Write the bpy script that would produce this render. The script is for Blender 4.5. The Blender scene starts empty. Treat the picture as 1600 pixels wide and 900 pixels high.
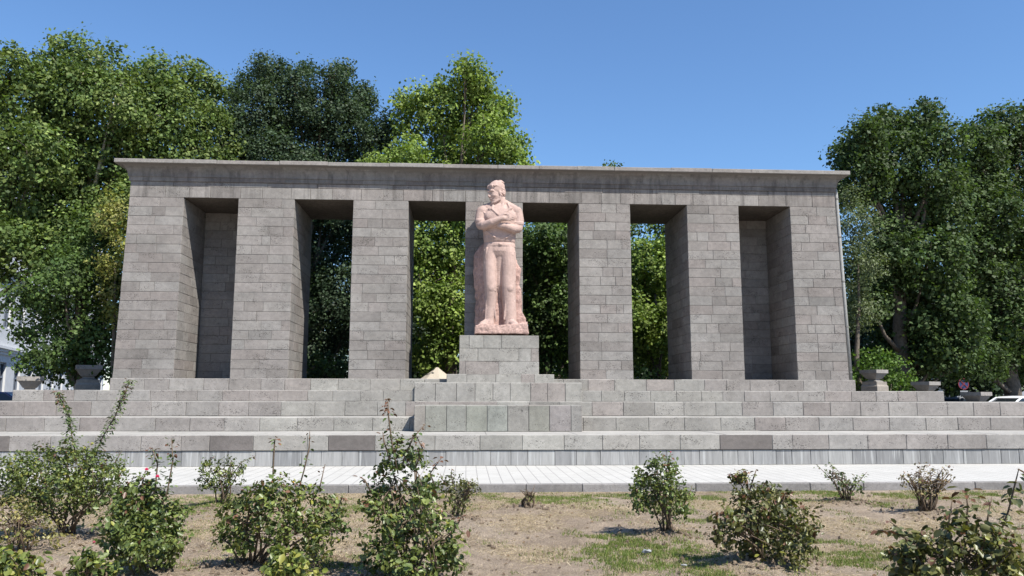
import bpy, bmesh, math, random
import numpy as np
from mathutils import Vector, Matrix
C = bpy.context.scene.collection
sc = bpy.context.scene
RAD = math.radians

# ------------------------------------------------------------------ camera, sky, sun
F = 1240.0; YAW = math.atan(.0566); PITCH = math.atan(171/1240); ROLL = RAD(.07); EYE = 1.6
cam_d = bpy.data.cameras.new('camera'); cam = bpy.data.objects.new('camera', cam_d); C.objects.link(cam)
cam_d.sensor_width = 36; cam_d.lens = F/1600*36; cam_d.clip_end = 3000; cam_d.clip_start = .1
CR = Matrix.Rotation(-YAW, 3, 'Z') @ Matrix.Rotation(math.pi/2+PITCH, 3, 'X') @ Matrix.Rotation(ROLL, 3, 'Z')
cam.matrix_world = Matrix.Translation((0, 0, EYE)) @ CR.to_4x4()
sc.camera = cam
SUN_EL = RAD(51.5); SUN_AZ = RAD(41)          # azimuth from the facade normal towards the right
sdir = Vector((math.sin(SUN_AZ)*math.cos(SUN_EL), -math.cos(SUN_AZ)*math.cos(SUN_EL), math.sin(SUN_EL)))
w = bpy.data.worlds.new('World'); sc.world = w; w.use_nodes = True
nt = w.node_tree; sky = nt.nodes.new('ShaderNodeTexSky'); sky.sky_type = 'NISHITA'; sky.sun_disc = False
sky.sun_elevation = SUN_EL; sky.sun_rotation = math.atan2(sdir.x, sdir.y)
sky.altitude = 1000; sky.air_density = 1.4; sky.dust_density = 0.1; sky.ozone_density = 10
bg = nt.nodes['Background']; bg.inputs['Strength'].default_value = .098
nt.links.new(sky.outputs[0], bg.inputs[0])
sl = bpy.data.lights.new('sun', 'SUN'); sl.energy = 5.0; sl.angle = RAD(.5); sl.color = (1, .96, .88)
so = bpy.data.objects.new('sun', sl); C.objects.link(so); so.rotation_euler = sdir.to_track_quat('Z', 'Y').to_euler(); so.location = (20, -10, 30)
sc.view_settings.view_transform = 'Standard'; sc.view_settings.look = 'None'
sc.view_settings.exposure = 0.83; sc.view_settings.gamma = 1; sc.view_settings.use_curve_mapping = False

# ------------------------------------------------------------------ helpers
def ray(x, y): return CR @ Vector(((x-800)/F, (450-y)/F, -1))
def at(x, y, Y):
    d = ray(x, y); t = Y/d.y; return Vector((d.x*t, Y, EYE+d.z*t))
def atz(x, y, z):
    d = ray(x, y); t = (z-EYE)/d.z; return Vector((d.x*t, d.y*t, z))
def mpp(Y): return Y/F                       # metres per photograph pixel at depth Y

def tag(o, label=None, cat=None, group=None, kind=None):
    if label: o['label'] = label
    if cat: o['category'] = cat
    if group: o['group'] = group
    if kind: o['kind'] = kind
    return o
def empty(name, loc, label=None, cat=None, group=None):
    o = bpy.data.objects.new(name, None); C.objects.link(o); o.location = loc; o.empty_display_size = .2
    return tag(o, label, cat, group)
def link(name, me, parent=None, wloc=(0, 0, 0)):
    """me is in world coordinates; parent has translation only (relative to wloc chain)"""
    o = bpy.data.objects.new(name, me); C.objects.link(o)
    if parent:
        o.parent = parent
    return o
def origin_of(o):
    v = Vector((0, 0, 0))
    while o: v += o.location; o = o.parent
    return v

class MB:
    def __init__(s): s.v = []; s.f = []; s.c = []; s.mi = []; s.smooth = False
    def add(s, vs, fs, col=(1, 1, 1), mi=0):
        b = len(s.v); s.v += [tuple(p) for p in vs]; s.f += [tuple(b+i for i in f) for f in fs]
        s.c += [tuple(col)+(1,) if len(col) == 3 else tuple(col)]*len(vs); s.mi += [mi]*len(fs)
    def box(s, a, b, col=(1, 1, 1), mi=0, skip=()):
        (x0, y0, z0), (x1, y1, z1) = a, b
        v = [(x0,y0,z0),(x1,y0,z0),(x1,y1,z0),(x0,y1,z0),(x0,y0,z1),(x1,y0,z1),(x1,y1,z1),(x0,y1,z1)]
        f = [(0,3,2,1),(4,5,6,7),(0,1,5,4),(1,2,6,5),(2,3,7,6),(3,0,4,7)]
        s.add(v, [q for i, q in enumerate(f) if i not in skip], col, mi)
    def cbox(s, a, b, ch=.01, col=(1,1,1), mi=0):
        """chamfered box"""
        (x0,y0,z0),(x1,y1,z1) = a, b
        bm = bmesh.new(); bmesh.ops.create_cube(bm, size=1)
        for v in bm.verts:
            v.co = Vector(((x0+x1)/2+v.co.x*(x1-x0), (y0+y1)/2+v.co.y*(y1-y0), (z0+z1)/2+v.co.z*(z1-z0)))
        bmesh.ops.bevel(bm, geom=bm.edges[:], offset=ch, segments=1, affect='EDGES')
        s.addbm(bm, col, mi)
    def addbm(s, bm, col=(1,1,1), mi=0):
        bm.verts.index_update()
        s.add([v.co.copy() for v in bm.verts], [[v.index for v in f.verts] for f in bm.faces], col, mi); bm.free()
    def loft(s, rings, col=(1,1,1), mi=0, caps=True, closed=True):
        n = len(rings[0]); vs = [p for r in rings for p in r]; fs = []
        for i in range(len(rings)-1):
            for j in range(n if closed else n-1):
                k = (j+1) % n; fs.append((i*n+j, i*n+k, (i+1)*n+k, (i+1)*n+j))
        if caps and closed: fs += [tuple(range(n-1, -1, -1)), tuple((len(rings)-1)*n+j for j in range(n))]
        s.add(vs, fs, col, mi)
    def tube(s, pts, rads, n=6, col=(1,1,1), mi=0, caps=True):
        pts = [Vector(p) for p in pts]; rings = []
        up = Vector((.13, .9, .2)).normalized()
        for i, p in enumerate(pts):
            d = (pts[min(i+1, len(pts)-1)]-pts[max(i-1, 0)])
            if d.length < 1e-6: d = Vector((0,0,1))
            d.normalize(); a = d.cross(up)
            if a.length < .05: a = d.cross(Vector((1,0,0)))
            a.normalize(); b = d.cross(a)
            r = rads[i] if hasattr(rads, '__len__') else rads
            rings.append([p+(a*math.cos(2*math.pi*k/n)+b*math.sin(2*math.pi*k/n))*r for k in range(n)])
        s.loft(rings, col, mi, caps)
    def build(s, name, mats, parent=None, smooth=False):
        me = bpy.data.meshes.new(name); off = origin_of(parent) if parent else Vector((0,0,0))
        me.from_pydata([(p[0]-off.x, p[1]-off.y, p[2]-off.z) for p in s.v], [], s.f)
        ca = me.color_attributes.new('Col', 'FLOAT_COLOR', 'POINT')
        ca.data.foreach_set('color', np.array(s.c, dtype=np.float32).ravel())
        for m in (mats if isinstance(mats, (list, tuple)) else [mats]): me.materials.append(m)
        me.polygons.foreach_set('material_index', s.mi)
        if smooth or s.smooth: me.polygons.foreach_set('use_smooth', [True]*len(me.polygons))
        me.update()
        return link(name, me, parent)

# ------------------------------------------------------------------ materials
def mat(name):
    m = bpy.data.materials.new(name); m.use_nodes = True
    t = m.node_tree; b = t.nodes['Principled BSDF']; return m, t, b
def N(t, typ, ins=None, **kw):
    n = t.nodes.new(typ)
    for k, v in kw.items(): setattr(n, k, v)
    for k, v in (ins or {}).items():
        if isinstance(v, bpy.types.NodeSocket): t.links.new(v, n.inputs[k])
        else: n.inputs[k].default_value = v
    return n
def mixc(t, fac, a, b, mode='MIX'):
    n = t.nodes.new('ShaderNodeMix'); n.data_type = 'RGBA'; n.blend_type = mode; n.clamp_factor = True
    for i, v in ((0, fac), (6, a), (7, b)):
        if isinstance(v, bpy.types.NodeSocket): t.links.new(v, n.inputs[i])
        else: n.inputs[i].default_value = (tuple(v)+(1,) if hasattr(v, '__len__') and len(v) == 3 else v)
    return n.outputs[2]
def ramp(t, fac, stops):
    n = t.nodes.new('ShaderNodeValToRGB'); t.links.new(fac, n.inputs[0]); e = n.color_ramp.elements
    while len(e) < len(stops): e.new(.5)
    for i, (p, c) in enumerate(stops):
        e[i].position = p; e[i].color = (c, c, c, 1) if not hasattr(c, '__len__') else tuple(c)+(1,)
    return n.outputs[0]
def coords(t, scale=(1,1,1)):
    g = N(t, 'ShaderNodeTexCoord').outputs['Object']
    return N(t, 'ShaderNodeMapping', {'Vector': g, 'Scale': scale}).outputs[0]
def noise(t, vec, scale, detail=4, rough=.55, dist=0):
    return N(t, 'ShaderNodeTexNoise', {'Vector': vec, 'Scale': scale, 'Detail': detail, 'Roughness': rough, 'Distortion': dist}).outputs['Fac']

def stone_mat(name, pits=1.0, streak=0.0, grain=.35):
    m, t, b = mat(name)
    col = N(t, 'ShaderNodeAttribute', attribute_name='Col').outputs['Color']
    co = coords(t); cs = coords(t, (1, 1, 1.5))
    n1 = noise(t, co, 1.1, 5, .6); n2 = noise(t, co, 9, 5, .65); n3 = noise(t, co, 70, 3, .6)
    c = mixc(t, 1, col, ramp(t, n1, [(.3, .82), (.7, 1.14)]), 'MULTIPLY')
    c = mixc(t, 1, c, ramp(t, n2, [(.25, 1-grain*.55), (.75, 1+grain*.45)]), 'MULTIPLY')
    c = mixc(t, 1, c, ramp(t, n3, [(.25, 1-grain*.5), (.75, 1+grain*.4)]), 'MULTIPLY')
    # open pores of tufa: small elongated dark pits gathered in bands
    p1 = N(t, 'ShaderNodeTexVoronoi', {'Vector': cs, 'Scale': 19.0, 'Randomness': 1.0}).outputs['Distance']
    p2 = N(t, 'ShaderNodeTexVoronoi', {'Vector': cs, 'Scale': 44.0, 'Randomness': 1.0}).outputs['Distance']
    dens = noise(t, coords(t, (1, 1, 2.2)), 1.9, 3, .6)
    wob = noise(t, co, 30, 2)
    thr1 = N(t, 'ShaderNodeMath', {0: ramp(t, dens, [(.42, 0.05), (.70, .40)]), 1: ramp(t, wob, [(.3, .5), (.7, 1.4)])}, operation='MULTIPLY').outputs[0]
    q1 = N(t, 'ShaderNodeMath', {0: p1, 1: thr1}, operation='LESS_THAN').outputs[0]
    thr2 = ramp(t, dens, [(.36, .12), (.74, .42)])
    q2 = N(t, 'ShaderNodeMath', {0: p2, 1: thr2}, operation='LESS_THAN').outputs[0]
    q2s = N(t, 'ShaderNodeMath', {0: q2, 1: .55}, operation='MULTIPLY').outputs[0]
    pit = N(t, 'ShaderNodeMath', {0: q1, 1: q2s}, operation='MAXIMUM').outputs[0]
    # alpha of the attribute switches the pores off for smooth sawn blocks
    al = N(t, 'ShaderNodeAttribute', attribute_name='Col').outputs['Alpha']
    pit = N(t, 'ShaderNodeMath', {0: pit, 1: al}, operation='MULTIPLY').outputs[0]
    pitc = N(t, 'ShaderNodeMath', {0: pit, 1: .6*pits}, operation='MULTIPLY').outputs[0]
    c = mixc(t, pitc, c, (.04, .035, .032))
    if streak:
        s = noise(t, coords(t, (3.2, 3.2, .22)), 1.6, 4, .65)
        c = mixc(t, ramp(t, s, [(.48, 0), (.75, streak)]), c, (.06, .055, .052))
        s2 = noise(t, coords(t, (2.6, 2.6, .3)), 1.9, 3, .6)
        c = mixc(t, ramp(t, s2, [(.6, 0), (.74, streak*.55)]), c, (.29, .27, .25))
    t.links.new(c, b.inputs['Base Color']); b.inputs['Roughness'].default_value = .93
    b.inputs['Specular IOR Level'].default_value = .2
    h = N(t, 'ShaderNodeMath', {0: n2, 1: n3}, operation='ADD').outputs[0]
    hp = N(t, 'ShaderNodeMath', {0: pit, 1: -1.3, 2: h}, operation='MULTIPLY_ADD').outputs[0]
    bp = N(t, 'ShaderNodeBump', {'Height': hp, 'Strength': .5, 'Distance': .014})
    t.links.new(bp.outputs[0], b.inputs['Normal'])
    return m

def simple(name, col, rough=.7, bump=0, bs=20, var=.15, metal=0, spec=.4):
    m, t, b = mat(name); co = coords(t); n = noise(t, co, bs, 4)
    c = mixc(t, 1, tuple(col)+(1,), ramp(t, n, [(.25, 1-var), (.75, 1+var)]), 'MULTIPLY')
    t.links.new(c, b.inputs['Base Color']); b.inputs['Roughness'].default_value = rough
    b.inputs['Metallic'].default_value = metal; b.inputs['Specular IOR Level'].default_value = spec
    if bump:
        t.links.new(N(t, 'ShaderNodeBump', {'Height': n, 'Strength': bump, 'Distance': .02}).outputs[0], b.inputs['Normal'])
    return m

def leaf_mat(name, rough=.5, trans=.35, spec=.4):
    m, t, b = mat(name)
    col = N(t, 'ShaderNodeAttribute', attribute_name='Col').outputs['Color']
    t.links.new(col, b.inputs['Base Color']); b.inputs['Roughness'].default_value = rough
    b.inputs['Specular IOR Level'].default_value = spec
    tr = N(t, 'ShaderNodeBsdfTranslucent', {'Color': mixc(t, 1, col, (1.25, 1.35, .6, 1), 'MULTIPLY')})
    mx = N(t, 'ShaderNodeMixShader', {0: trans, 1: b.outputs[0], 2: tr.outputs[0]})
    t.links.new(mx.outputs[0], t.nodes['Material Output'].inputs[0])
    return m

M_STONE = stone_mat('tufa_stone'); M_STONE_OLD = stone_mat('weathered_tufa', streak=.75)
M_MORTAR = simple('mortar', (.14, .129, .119), .95, .3, 60)
M_SOFFIT = stone_mat('soffit_stone', pits=.2, streak=.0, grain=.7)
M_PINK = stone_mat('pink_tufa', pits=.35, grain=.22); M_PINKR = stone_mat('rough_pink_tufa', pits=.8, grain=.75)
M_LEAF = leaf_mat('tree_leaf', .6, .3, .25); M_ROSE = leaf_mat('rose_leaf', .42, .22, .45)
M_GRASS = leaf_mat('grass_blade', .6, .3, .25)
M_BARK = simple('bark', (.11, .09, .07), .9, .8, 12, .4)
M_PALEBARK = simple('plane_bark', (.32, .29, .22), .85, .4, 6, .35)
M_STEM = simple('rose_stem', (.10, .07, .045), .8, .3, 60, .3)

def marble_mat():
    m, t, b = mat('grey_marble')
    a = N(t, 'ShaderNodeAttribute', attribute_name='Col').outputs['Color']
    s = noise(t, coords(t, (5, 5, .5)), 1.7, 6, .7, .8); s2 = noise(t, coords(t, (9, 9, .35)), 1.3, 4, .6)
    c = mixc(t, 1, a, ramp(t, s, [(.28, .62), (.5, 1.0), (.72, 1.25)]), 'MULTIPLY')
    c = mixc(t, ramp(t, s2, [(.55, 0), (.63, .75)]), c, (.36, .36, .35))
    n = noise(t, coords(t), 3, 6, .7)
    c = mixc(t, ramp(t, n, [(.55, 0), (.8, .35)]), c, (.2, .2, .21))
    t.links.new(c, b.inputs['Base Color']); b.inputs['Roughness'].default_value = .6
    return m
M_MARBLE = marble_mat()
def paving_mat():
    m, t, b = mat('white_paving'); co = coords(t)
    br = N(t, 'ShaderNodeTexBrick', {'Vector': co, 'Color1': (.435, .422, .395, 1), 'Color2': (.40, .388, .362, 1), 'Mortar': (.22, .21, .20, 1),
        'Scale': 1.0, 'Mortar Size': .008, 'Mortar Smooth': .3, 'Bias': -.2, 'Brick Width': .215, 'Row Height': .14})
    br.offset = 0; br.offset_frequency = 1; br.squash = 1
    n = noise(t, co, 1.2, 5, .65); n2 = noise(t, coords(t, (1, 2.5, 1)), 5, 5, .7)
    c = mixc(t, 1, br.outputs['Color'], ramp(t, n, [(.25, .9), (.75, 1.06)]), 'MULTIPLY')
    c = mixc(t, ramp(t, n2, [(.58, 0), (.70, .7)]), c, (.27, .25, .22))
    t.links.new(c, b.inputs['Base Color']); b.inputs['Roughness'].default_value = .85
    t.links.new(N(t, 'ShaderNodeBump', {'Height': br.outputs['Fac'], 'Strength': .3, 'Distance': -.01}).outputs[0], b.inputs['Normal'])
    return m
M_PAVE = paving_mat()
def soil_mat():
    m, t, b = mat('dry_soil'); co = coords(t)
    n1 = noise(t, co, .45, 6, .65, .5); n2 = noise(t, co, 3.0, 6, .7); n3 = noise(t, co, 38, 5, .75); n4 = noise(t, co, 140, 3, .7)
    c = ramp(t, n1, [(.36, (.36, .285, .215)), (.5, (.46, .37, .285)), (.72, (.53, .44, .345))])
    c = mixc(t, 1, c, ramp(t, n2, [(.28, .7), (.72, 1.25)]), 'MULTIPLY')
    c = mixc(t, 1, c, ramp(t, n3, [(.3, .72), (.7, 1.25)]), 'MULTIPLY')
    c = mixc(t, 1, c, ramp(t, n4, [(.3, .8), (.7, 1.2)]), 'MULTIPLY')
    a = N(t, 'ShaderNodeAttribute', attribute_name='Col').outputs['Color']
    c = mixc(t, 1, c, a, 'MULTIPLY')
    t.links.new(c, b.inputs['Base Color']); b.inputs['Roughness'].default_value = .97; b.inputs['Specular IOR Level'].default_value = .15
    h = N(t, 'ShaderNodeMath', {0: n2, 1: n3}, operation='ADD').outputs[0]
    t.links.new(N(t, 'ShaderNodeBump', {'Height': h, 'Strength': 1.0, 'Distance': .09}).outputs[0], b.inputs['Normal'])
    return m
M_SOIL = soil_mat()

# ------------------------------------------------------------------ blockwork
GREYS = [(0.213, 0.196, 0.183), (0.218, 0.203, 0.189), (0.207, 0.189, 0.176), (0.221, 0.208, 0.195), (0.204, 0.182, 0.169), (0.214, 0.195, 0.182), (0.225, 0.21, 0.195), (0.194, 0.177, 0.164)]
GREENS = [(0.231, 0.219, 0.199), (0.235, 0.222, 0.203), (0.227, 0.213, 0.194), (0.241, 0.23, 0.209), (0.22, 0.197, 0.181), (0.232, 0.221, 0.203)]
LIFT = 1.0
def bcol(rng, pal=GREYS, dark=.05):
    c = rng.choice(pal); k = rng.uniform(.94, 1.06)
    k *= LIFT
    if rng.random() < dark: k *= .84
    return tuple(x*k for x in c)+(1.0,)
def panel(mb, o, u, v, n, a0, a1, b0, b1, col, gap=.008, proud=.008, ch=.006, jit=.003, rng=random):
    """one stone face: o + u*a + v*b, chamfered, standing proud of a mortar core"""
    g = gap/2; o = Vector(o); u = Vector(u); v = Vector(v); n = Vector(n)
    j = lambda: rng.uniform(-jit, jit)
    c = [(a0+g+j(), b0+g+j()), (a1-g+j(), b0+g+j()), (a1-g+j(), b1-g+j()), (a0+g+j(), b1-g+j())]
    s = [(1,1), (-1,1), (-1,-1), (1,-1)]
    p = rng.uniform(-.004, .004)
    back = [o+u*x+v*y-n*proud*1.3 for x, y in c]
    mid = [o+u*x+v*y-n*(ch-p) for x, y in c]
    front = [o+u*(x+sx*ch)+v*(y+sy*ch)+n*p for (x, y), (sx, sy) in zip(c, s)]
    vs = back+mid+front
    fs = []
    for k in range(4):
        l = (k+1) % 4; fs += [(k, l, 4+l, 4+k), (4+k, 4+l, 8+l, 8+k)]
    fs.append((8,9,10,11)); mb.add(vs, fs, col, 0)
def ashlar(mb, o, u, v, n, W, zs, wmin, wmax, rng, pal=GREYS, joints=None, dark=.05, **kw):
    """zs: course boundaries along v; joints: fixed cut list used for every course"""
    for i in range(len(zs)-1):
        if joints: xs = joints
        else:
            xs = [0]; 
            while True:
                step = rng.uniform(wmin, wmax)
                if rng.random() < .16: step *= .5
                if W-xs[-1]-step < wmin*.55: break
                xs.append(xs[-1]+step)
            xs.append(W)
            if rng.random() < .5: xs = [W-x for x in reversed(xs)]
        for a, b in zip(xs[:-1], xs[1:]):
            panel(mb, o, u, v, n, a, b, zs[i], zs[i+1], bcol(rng, pal, dark), rng=rng, **kw)
CORE = (.14, .129, .119)
X_, Y_, Z_ = Vector((1,0,0)), Vector((0,1,0)), Vector((0,0,1))

# ------------------------------------------------------------------ main levels (metres)
D = 23.5; DEPTH = 2.75; NICHE = 2.0
ZP = 2.12; ZO = 7.47; ZT = 8.54
PX = [(-10.15,-8.43), (-6.84,-5.19), (-3.45,-1.80), (-.08,1.65), (3.36,4.95), (6.71,8.33), (9.95,11.54)]
PAVE_Z = .13; PY0 = 13.85; SY = 17.6
S = [(SY-.03, .46, .79), (19.6, .79, 1.12), (20.9, 1.12, 1.49), (22.0, 1.49, 1.785), (22.8, 1.785, ZP)]

# ------------------------------------------------------------------ ground and pavement
bush_bases = []
def vnoise(x, y, seed=0, oct=4, sc0=1.0):
    r = np.zeros_like(x, dtype=float); amp = 1; tot = 0
    for k in range(oct):
        rs = np.random.RandomState(seed*17+k); g = rs.rand(256, 256)
        xx = x*sc0*2**k+50; yy = y*sc0*2**k+50
        xi = np.floor(xx).astype(int); yi = np.floor(yy).astype(int); fx = xx-xi; fy = yy-yi
        fx = fx*fx*(3-2*fx); fy = fy*fy*(3-2*fy)
        G = lambda a, b: g[a % 256, b % 256]
        r += amp*((G(xi,yi)*(1-fx)+G(xi+1,yi)*fx)*(1-fy)+(G(xi,yi+1)*(1-fx)+G(xi+1,yi+1)*fx)*fy); tot += amp; amp *= .5
    return r/tot
BB = [(110,842),(225,905),(345,790),(385,892),(500,880),(640,905),(712,815),(825,795),(1040,838),(1190,880),(1320,785),(1455,803),(1480,930)]
BBW = [atz(x, y, 0) for x, y in BB]
def gheight(x, y):
    z = (vnoise(x, y, 3, 5, 1.3)-.5)*.07
    for b in BBW: z += .07*np.exp(-((x-b.x)**2+(y-b.y)**2)/.11)
    m = np.clip((13.75-y)/.4, 0, 1)*np.clip((y-1)/1, 0, 1)*np.clip((15-np.abs(x))/1, 0, 1)
    return z*m-.005
xs = np.concatenate([[-1500,-400,-120,-60,-30,-20], np.linspace(-15, 15, 301), [20,30,60,120,400,1500]])
ys = np.concatenate([[-300,-60,-15,-3], np.linspace(1, 13.82, 141), [14.2,16,20,30,45,80,200,600,2500]])
gx, gy = np.meshgrid(xs, ys); gz = gheight(gx, gy)
nx, ny = len(xs), len(ys)
mb = MB(); mb.v = [tuple(p) for p in np.stack([gx.ravel(), gy.ravel(), gz.ravel()], 1)]
mb.f = [(j*nx+i, j*nx+i+1, (j+1)*nx+i+1, (j+1)*nx+i) for j in range(ny-1) for i in range(nx-1)]
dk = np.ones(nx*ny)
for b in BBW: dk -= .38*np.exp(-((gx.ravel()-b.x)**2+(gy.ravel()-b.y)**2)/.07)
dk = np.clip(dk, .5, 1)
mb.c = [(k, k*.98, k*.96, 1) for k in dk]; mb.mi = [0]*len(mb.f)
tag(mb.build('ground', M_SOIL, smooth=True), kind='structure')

mb = MB(); mb.box((-40, PY0+.12, -.3), (40, SY+2, PAVE_Z), (1,1,1)); tag(mb.build('pavement', M_PAVE), kind='structure')
rng = random.Random(5); mb = MB()
x = -30
while x < 32:
    L = rng.uniform(.95, 1.05); k = rng.uniform(.85, 1.1)
    mb.cbox((x+.004, PY0, -.2), (x+L-.004, PY0+.118, PAVE_Z+.004+rng.uniform(-.003,.003)), .012, (.215*k,.203*k,.195*k)); x += L
tag(mb.build('kerb', stone_mat('kerb_stone', pits=.4)), kind='structure')
mb = MB(); mb.box((-300, 29.5, -.2), (300, 400, .03)); tag(mb.build('road', simple('asphalt', (.06,.06,.062), .9, .4, 30)), kind='structure')

# ------------------------------------------------------------------ stepped base
LIFT = 1.15
base = empty('stepped_base', (.75, 20, PAVE_Z), 'wide grey tufa steps and plinth carrying the colonnade, with square block face at the middle', 'steps')
rng = random.Random(11)
XL4, XR4 = at(20, 610, 22).x, at(1475, 613, 22).x
XL5, XR5 = at(172, 593, 22.8).x, at(1336.5, 596, 22.8).x
spans = [(-16, 21), (-16, 21), (-15, 21), (XL4, XR4), (XL5, XR5)]
smooth_px = [(-30,15), (328,396), (513,586), (1124,1206)]
smooth_x = [(at(a, 690, SY).x, at(b, 690, SY).x) for a, b in smooth_px]
for i, ((y, z0, z1), (xa, xb)) in enumerate(zip(S, spans)):
    mb = MB(); yb = 28.6-(.5 if i == 4 else 0)-(0 if i > 2 else 1.5)
    mb.box((xa+.014, y+.016, z0-(.3 if i else 0)), (xb-.014, yb, z1-.013), CORE, 1)
    W = xb-xa
    wmin, wmax = [(.82,.98), (.78,.95), (.70,.86), (.55,.80), (.62,.95)][i]
    js = [0]
    while W-js[-1] > wmax*1.4: js.append(js[-1]+rng.uniform(wmin, wmax))
    js.append(W)
    if i == 0:
        js = [0]+[j for j in js[1:-1] if not any(p-.35 < j+xa < q+.35 for p, q in smooth_x)]+[e-xa for p, q in smooth_x for e in (p, q)]+[W]
        js = sorted(set(max(0, j) for j in js))
    for a, b in zip(js[:-1], js[1:]):
        col = bcol(rng, GREYS if abs(xa+(a+b)/2-1) > 6 else GREENS, .04)
        if i == 0 and any(abs((a+b)/2+xa-(p+q)/2) < .3 for p, q in smooth_x): col = (.135, .12, .112, .15)
        zt = z1+rng.uniform(-.003, .003)
        panel(mb, (xa, y, 0), X_, Z_, -Y_, a, b, z0, zt, col, gap=.006, ch=.010, rng=rng)
        td = (S[i+1][0]-y+.3) if i < 4 else .68
    a = 0; td = (S[i+1][0]-y+.3) if i < 4 else .68
    while a < W-.01:
        b = min(W, a+rng.uniform(1.3, 2.0))
        if W-b < .6: b = W
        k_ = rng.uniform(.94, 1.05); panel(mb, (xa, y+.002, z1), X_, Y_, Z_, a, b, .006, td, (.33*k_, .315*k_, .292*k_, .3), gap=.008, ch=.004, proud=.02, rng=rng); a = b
    if i >= 3:  # side returns
        for sx, nn in ((xa, -X_), (xb, X_)):
            ashlar(mb, (sx, y, 0), Y_, Z_, nn, yb-y, [z0, z1], 1.1, 1.6, rng)
    mb.build('step' if i < 4 else 'plinth', [M_STONE, M_MORTAR], base)
# marble skirting
mb = MB(); mb.box((-16, SY+.03, 0), (21, SY+.6, S[0][1]), CORE, 1); x = -16
while x < 21:
    L = rng.choice([rng.uniform(.33,.45), rng.uniform(.45,.62)]); k = rng.uniform(.8, 1.15)
    c = rng.choice([(.215,.211,.206), (.245,.240,.232), (.18,.177,.175), (.228,.223,.217), (.20,.198,.196)])
    panel(mb, (x, SY, 0), X_, Z_, -Y_, 0, L, PAVE_Z, S[0][1]-.004, tuple(q*k for q in c), gap=.007, ch=.004, rng=rng); x += L
mb.build('skirting', [M_MARBLE, M_MORTAR], base)
# centre block: two tiers of nearly square stones
xa, xb = at(647, 650, 19.15).x, at(909.5, 650, 19.15).x
mb = MB(); zl = 1.41
mb.box((xa+.014, 19.165, .7), (xb-.014, 22.9, zl-.013), CORE, 1)
js = [0]+[at(p, 650, 19.15).x-xa for p in (664,697.5,728,761,793,826,858.5,892)]+[xb-xa]
pal = [(.36,.335,.31)]; cl = [GREENS[i] for i in (2,0,3,1,3,0,4,2,5)]
for k, (a, b) in enumerate(zip(js[:-1], js[1:])):
    panel(mb, (xa, 19.15, 0), X_, Z_, -Y_, a, b, .792, zl, tuple(c*rng.uniform(.96,1.05) for c in cl[k])+(1,), gap=.012, ch=.008, rng=rng)
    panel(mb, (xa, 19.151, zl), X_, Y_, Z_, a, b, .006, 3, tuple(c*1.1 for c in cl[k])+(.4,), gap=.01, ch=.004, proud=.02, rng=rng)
for sx, nn in ((xa, -X_), (xb, X_)): ashlar(mb, (sx, 19.15, 0), Y_, Z_, nn, 3.5, [.79, zl], .6, 1.0, rng)
xa2, xb2 = at(647, 610, 21.93).x, at(909.5, 610, 21.93).x
mb.box((xa2+.014, 21.945, 1.3), (xb2-.014, 23.0, 1.99), CORE, 1)
js = [0]+[at(p, 610, 21.93).x-xa2 for p in (680,713,742,770,797,829,855,883)]+[xb2-xa2]
for k, (a, b) in enumerate(zip(js[:-1], js[1:])):
    panel(mb, (xa2, 21.93, 0), X_, Z_, -Y_, a, b, zl, 2.0, bcol(rng, GREENS, .02), gap=.012, ch=.008, rng=rng)
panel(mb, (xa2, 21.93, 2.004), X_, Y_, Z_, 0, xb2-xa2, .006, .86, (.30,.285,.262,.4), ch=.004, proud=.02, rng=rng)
mb.build('front_block', [M_STONE, M_MORTAR], base)

# ------------------------------------------------------------------ colonnade
LIFT = 1.04
col = empty('colonnade', (.75, D+1.4, ZP), 'long grey tufa colonnade of seven square piers under a flared cornice', 'colonnade')
zc = [ZP+(ZO-ZP)*k/19 for k in range(20)]
for k, (xa, xb) in enumerate(PX):
    rng = random.Random(100+k); mb = MB(); W = xb-xa; i_ = .013
    mb.box((xa+i_, D+i_, ZP-.05), (xb-i_, D+DEPTH-.01, ZO), CORE, 1)
    zj = [zc[0]]+[z+rng.uniform(-.008, .008) for z in zc[1:-1]]+[zc[-1]]
    dense = GREYS
    ashlar(mb, (xa, D, 0), X_, Z_, -Y_, W, zj, .42, .98, rng, dense, jit=.004)
    ashlar(mb, (xb, D+.02, 0), Y_, Z_, X_, DEPTH-.02, zj, .5, 1.1, rng, jit=.004)
    ashlar(mb, (xa, D+.02, 0), Y_, Z_, -X_, DEPTH-.02, zj, .5, 1.1, rng, jit=.004)
    ashlar(mb, (xb, D+DEPTH, 0), -X_, Z_, Y_, W, zj, .45, 1.0, rng)
    if k in (0, 6):   # battered outer edge
        def sh(p):
            w_ = (xb-p[0])/W if k == 0 else (p[0]-xa)/W
            return (p[0]+(1 if k == 0 else -1)*w_*(p[2]-ZP)*.026, p[1], p[2])
        mb.v = [sh(p) for p in mb.v]
    mb.build('pier', [M_STONE, M_MORTAR], col)
for xa, xb in ((PX[0][1], PX[1][0]), (PX[5][1], PX[6][0])):
    rng = random.Random(int(xa*10)); mb = MB(); y = D+NICHE
    mb.box((xa-.1, y+.014, ZP-.05), (xb+.1, D+DEPTH-.03, ZO-.002), CORE, 1)
    ashlar(mb, (xa, y, 0), X_, Z_, -Y_, xb-xa, zc, .45, .95, rng, jit=.004)
    mb.build('niche_wall', [M_STONE, M_MORTAR], col)
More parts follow.
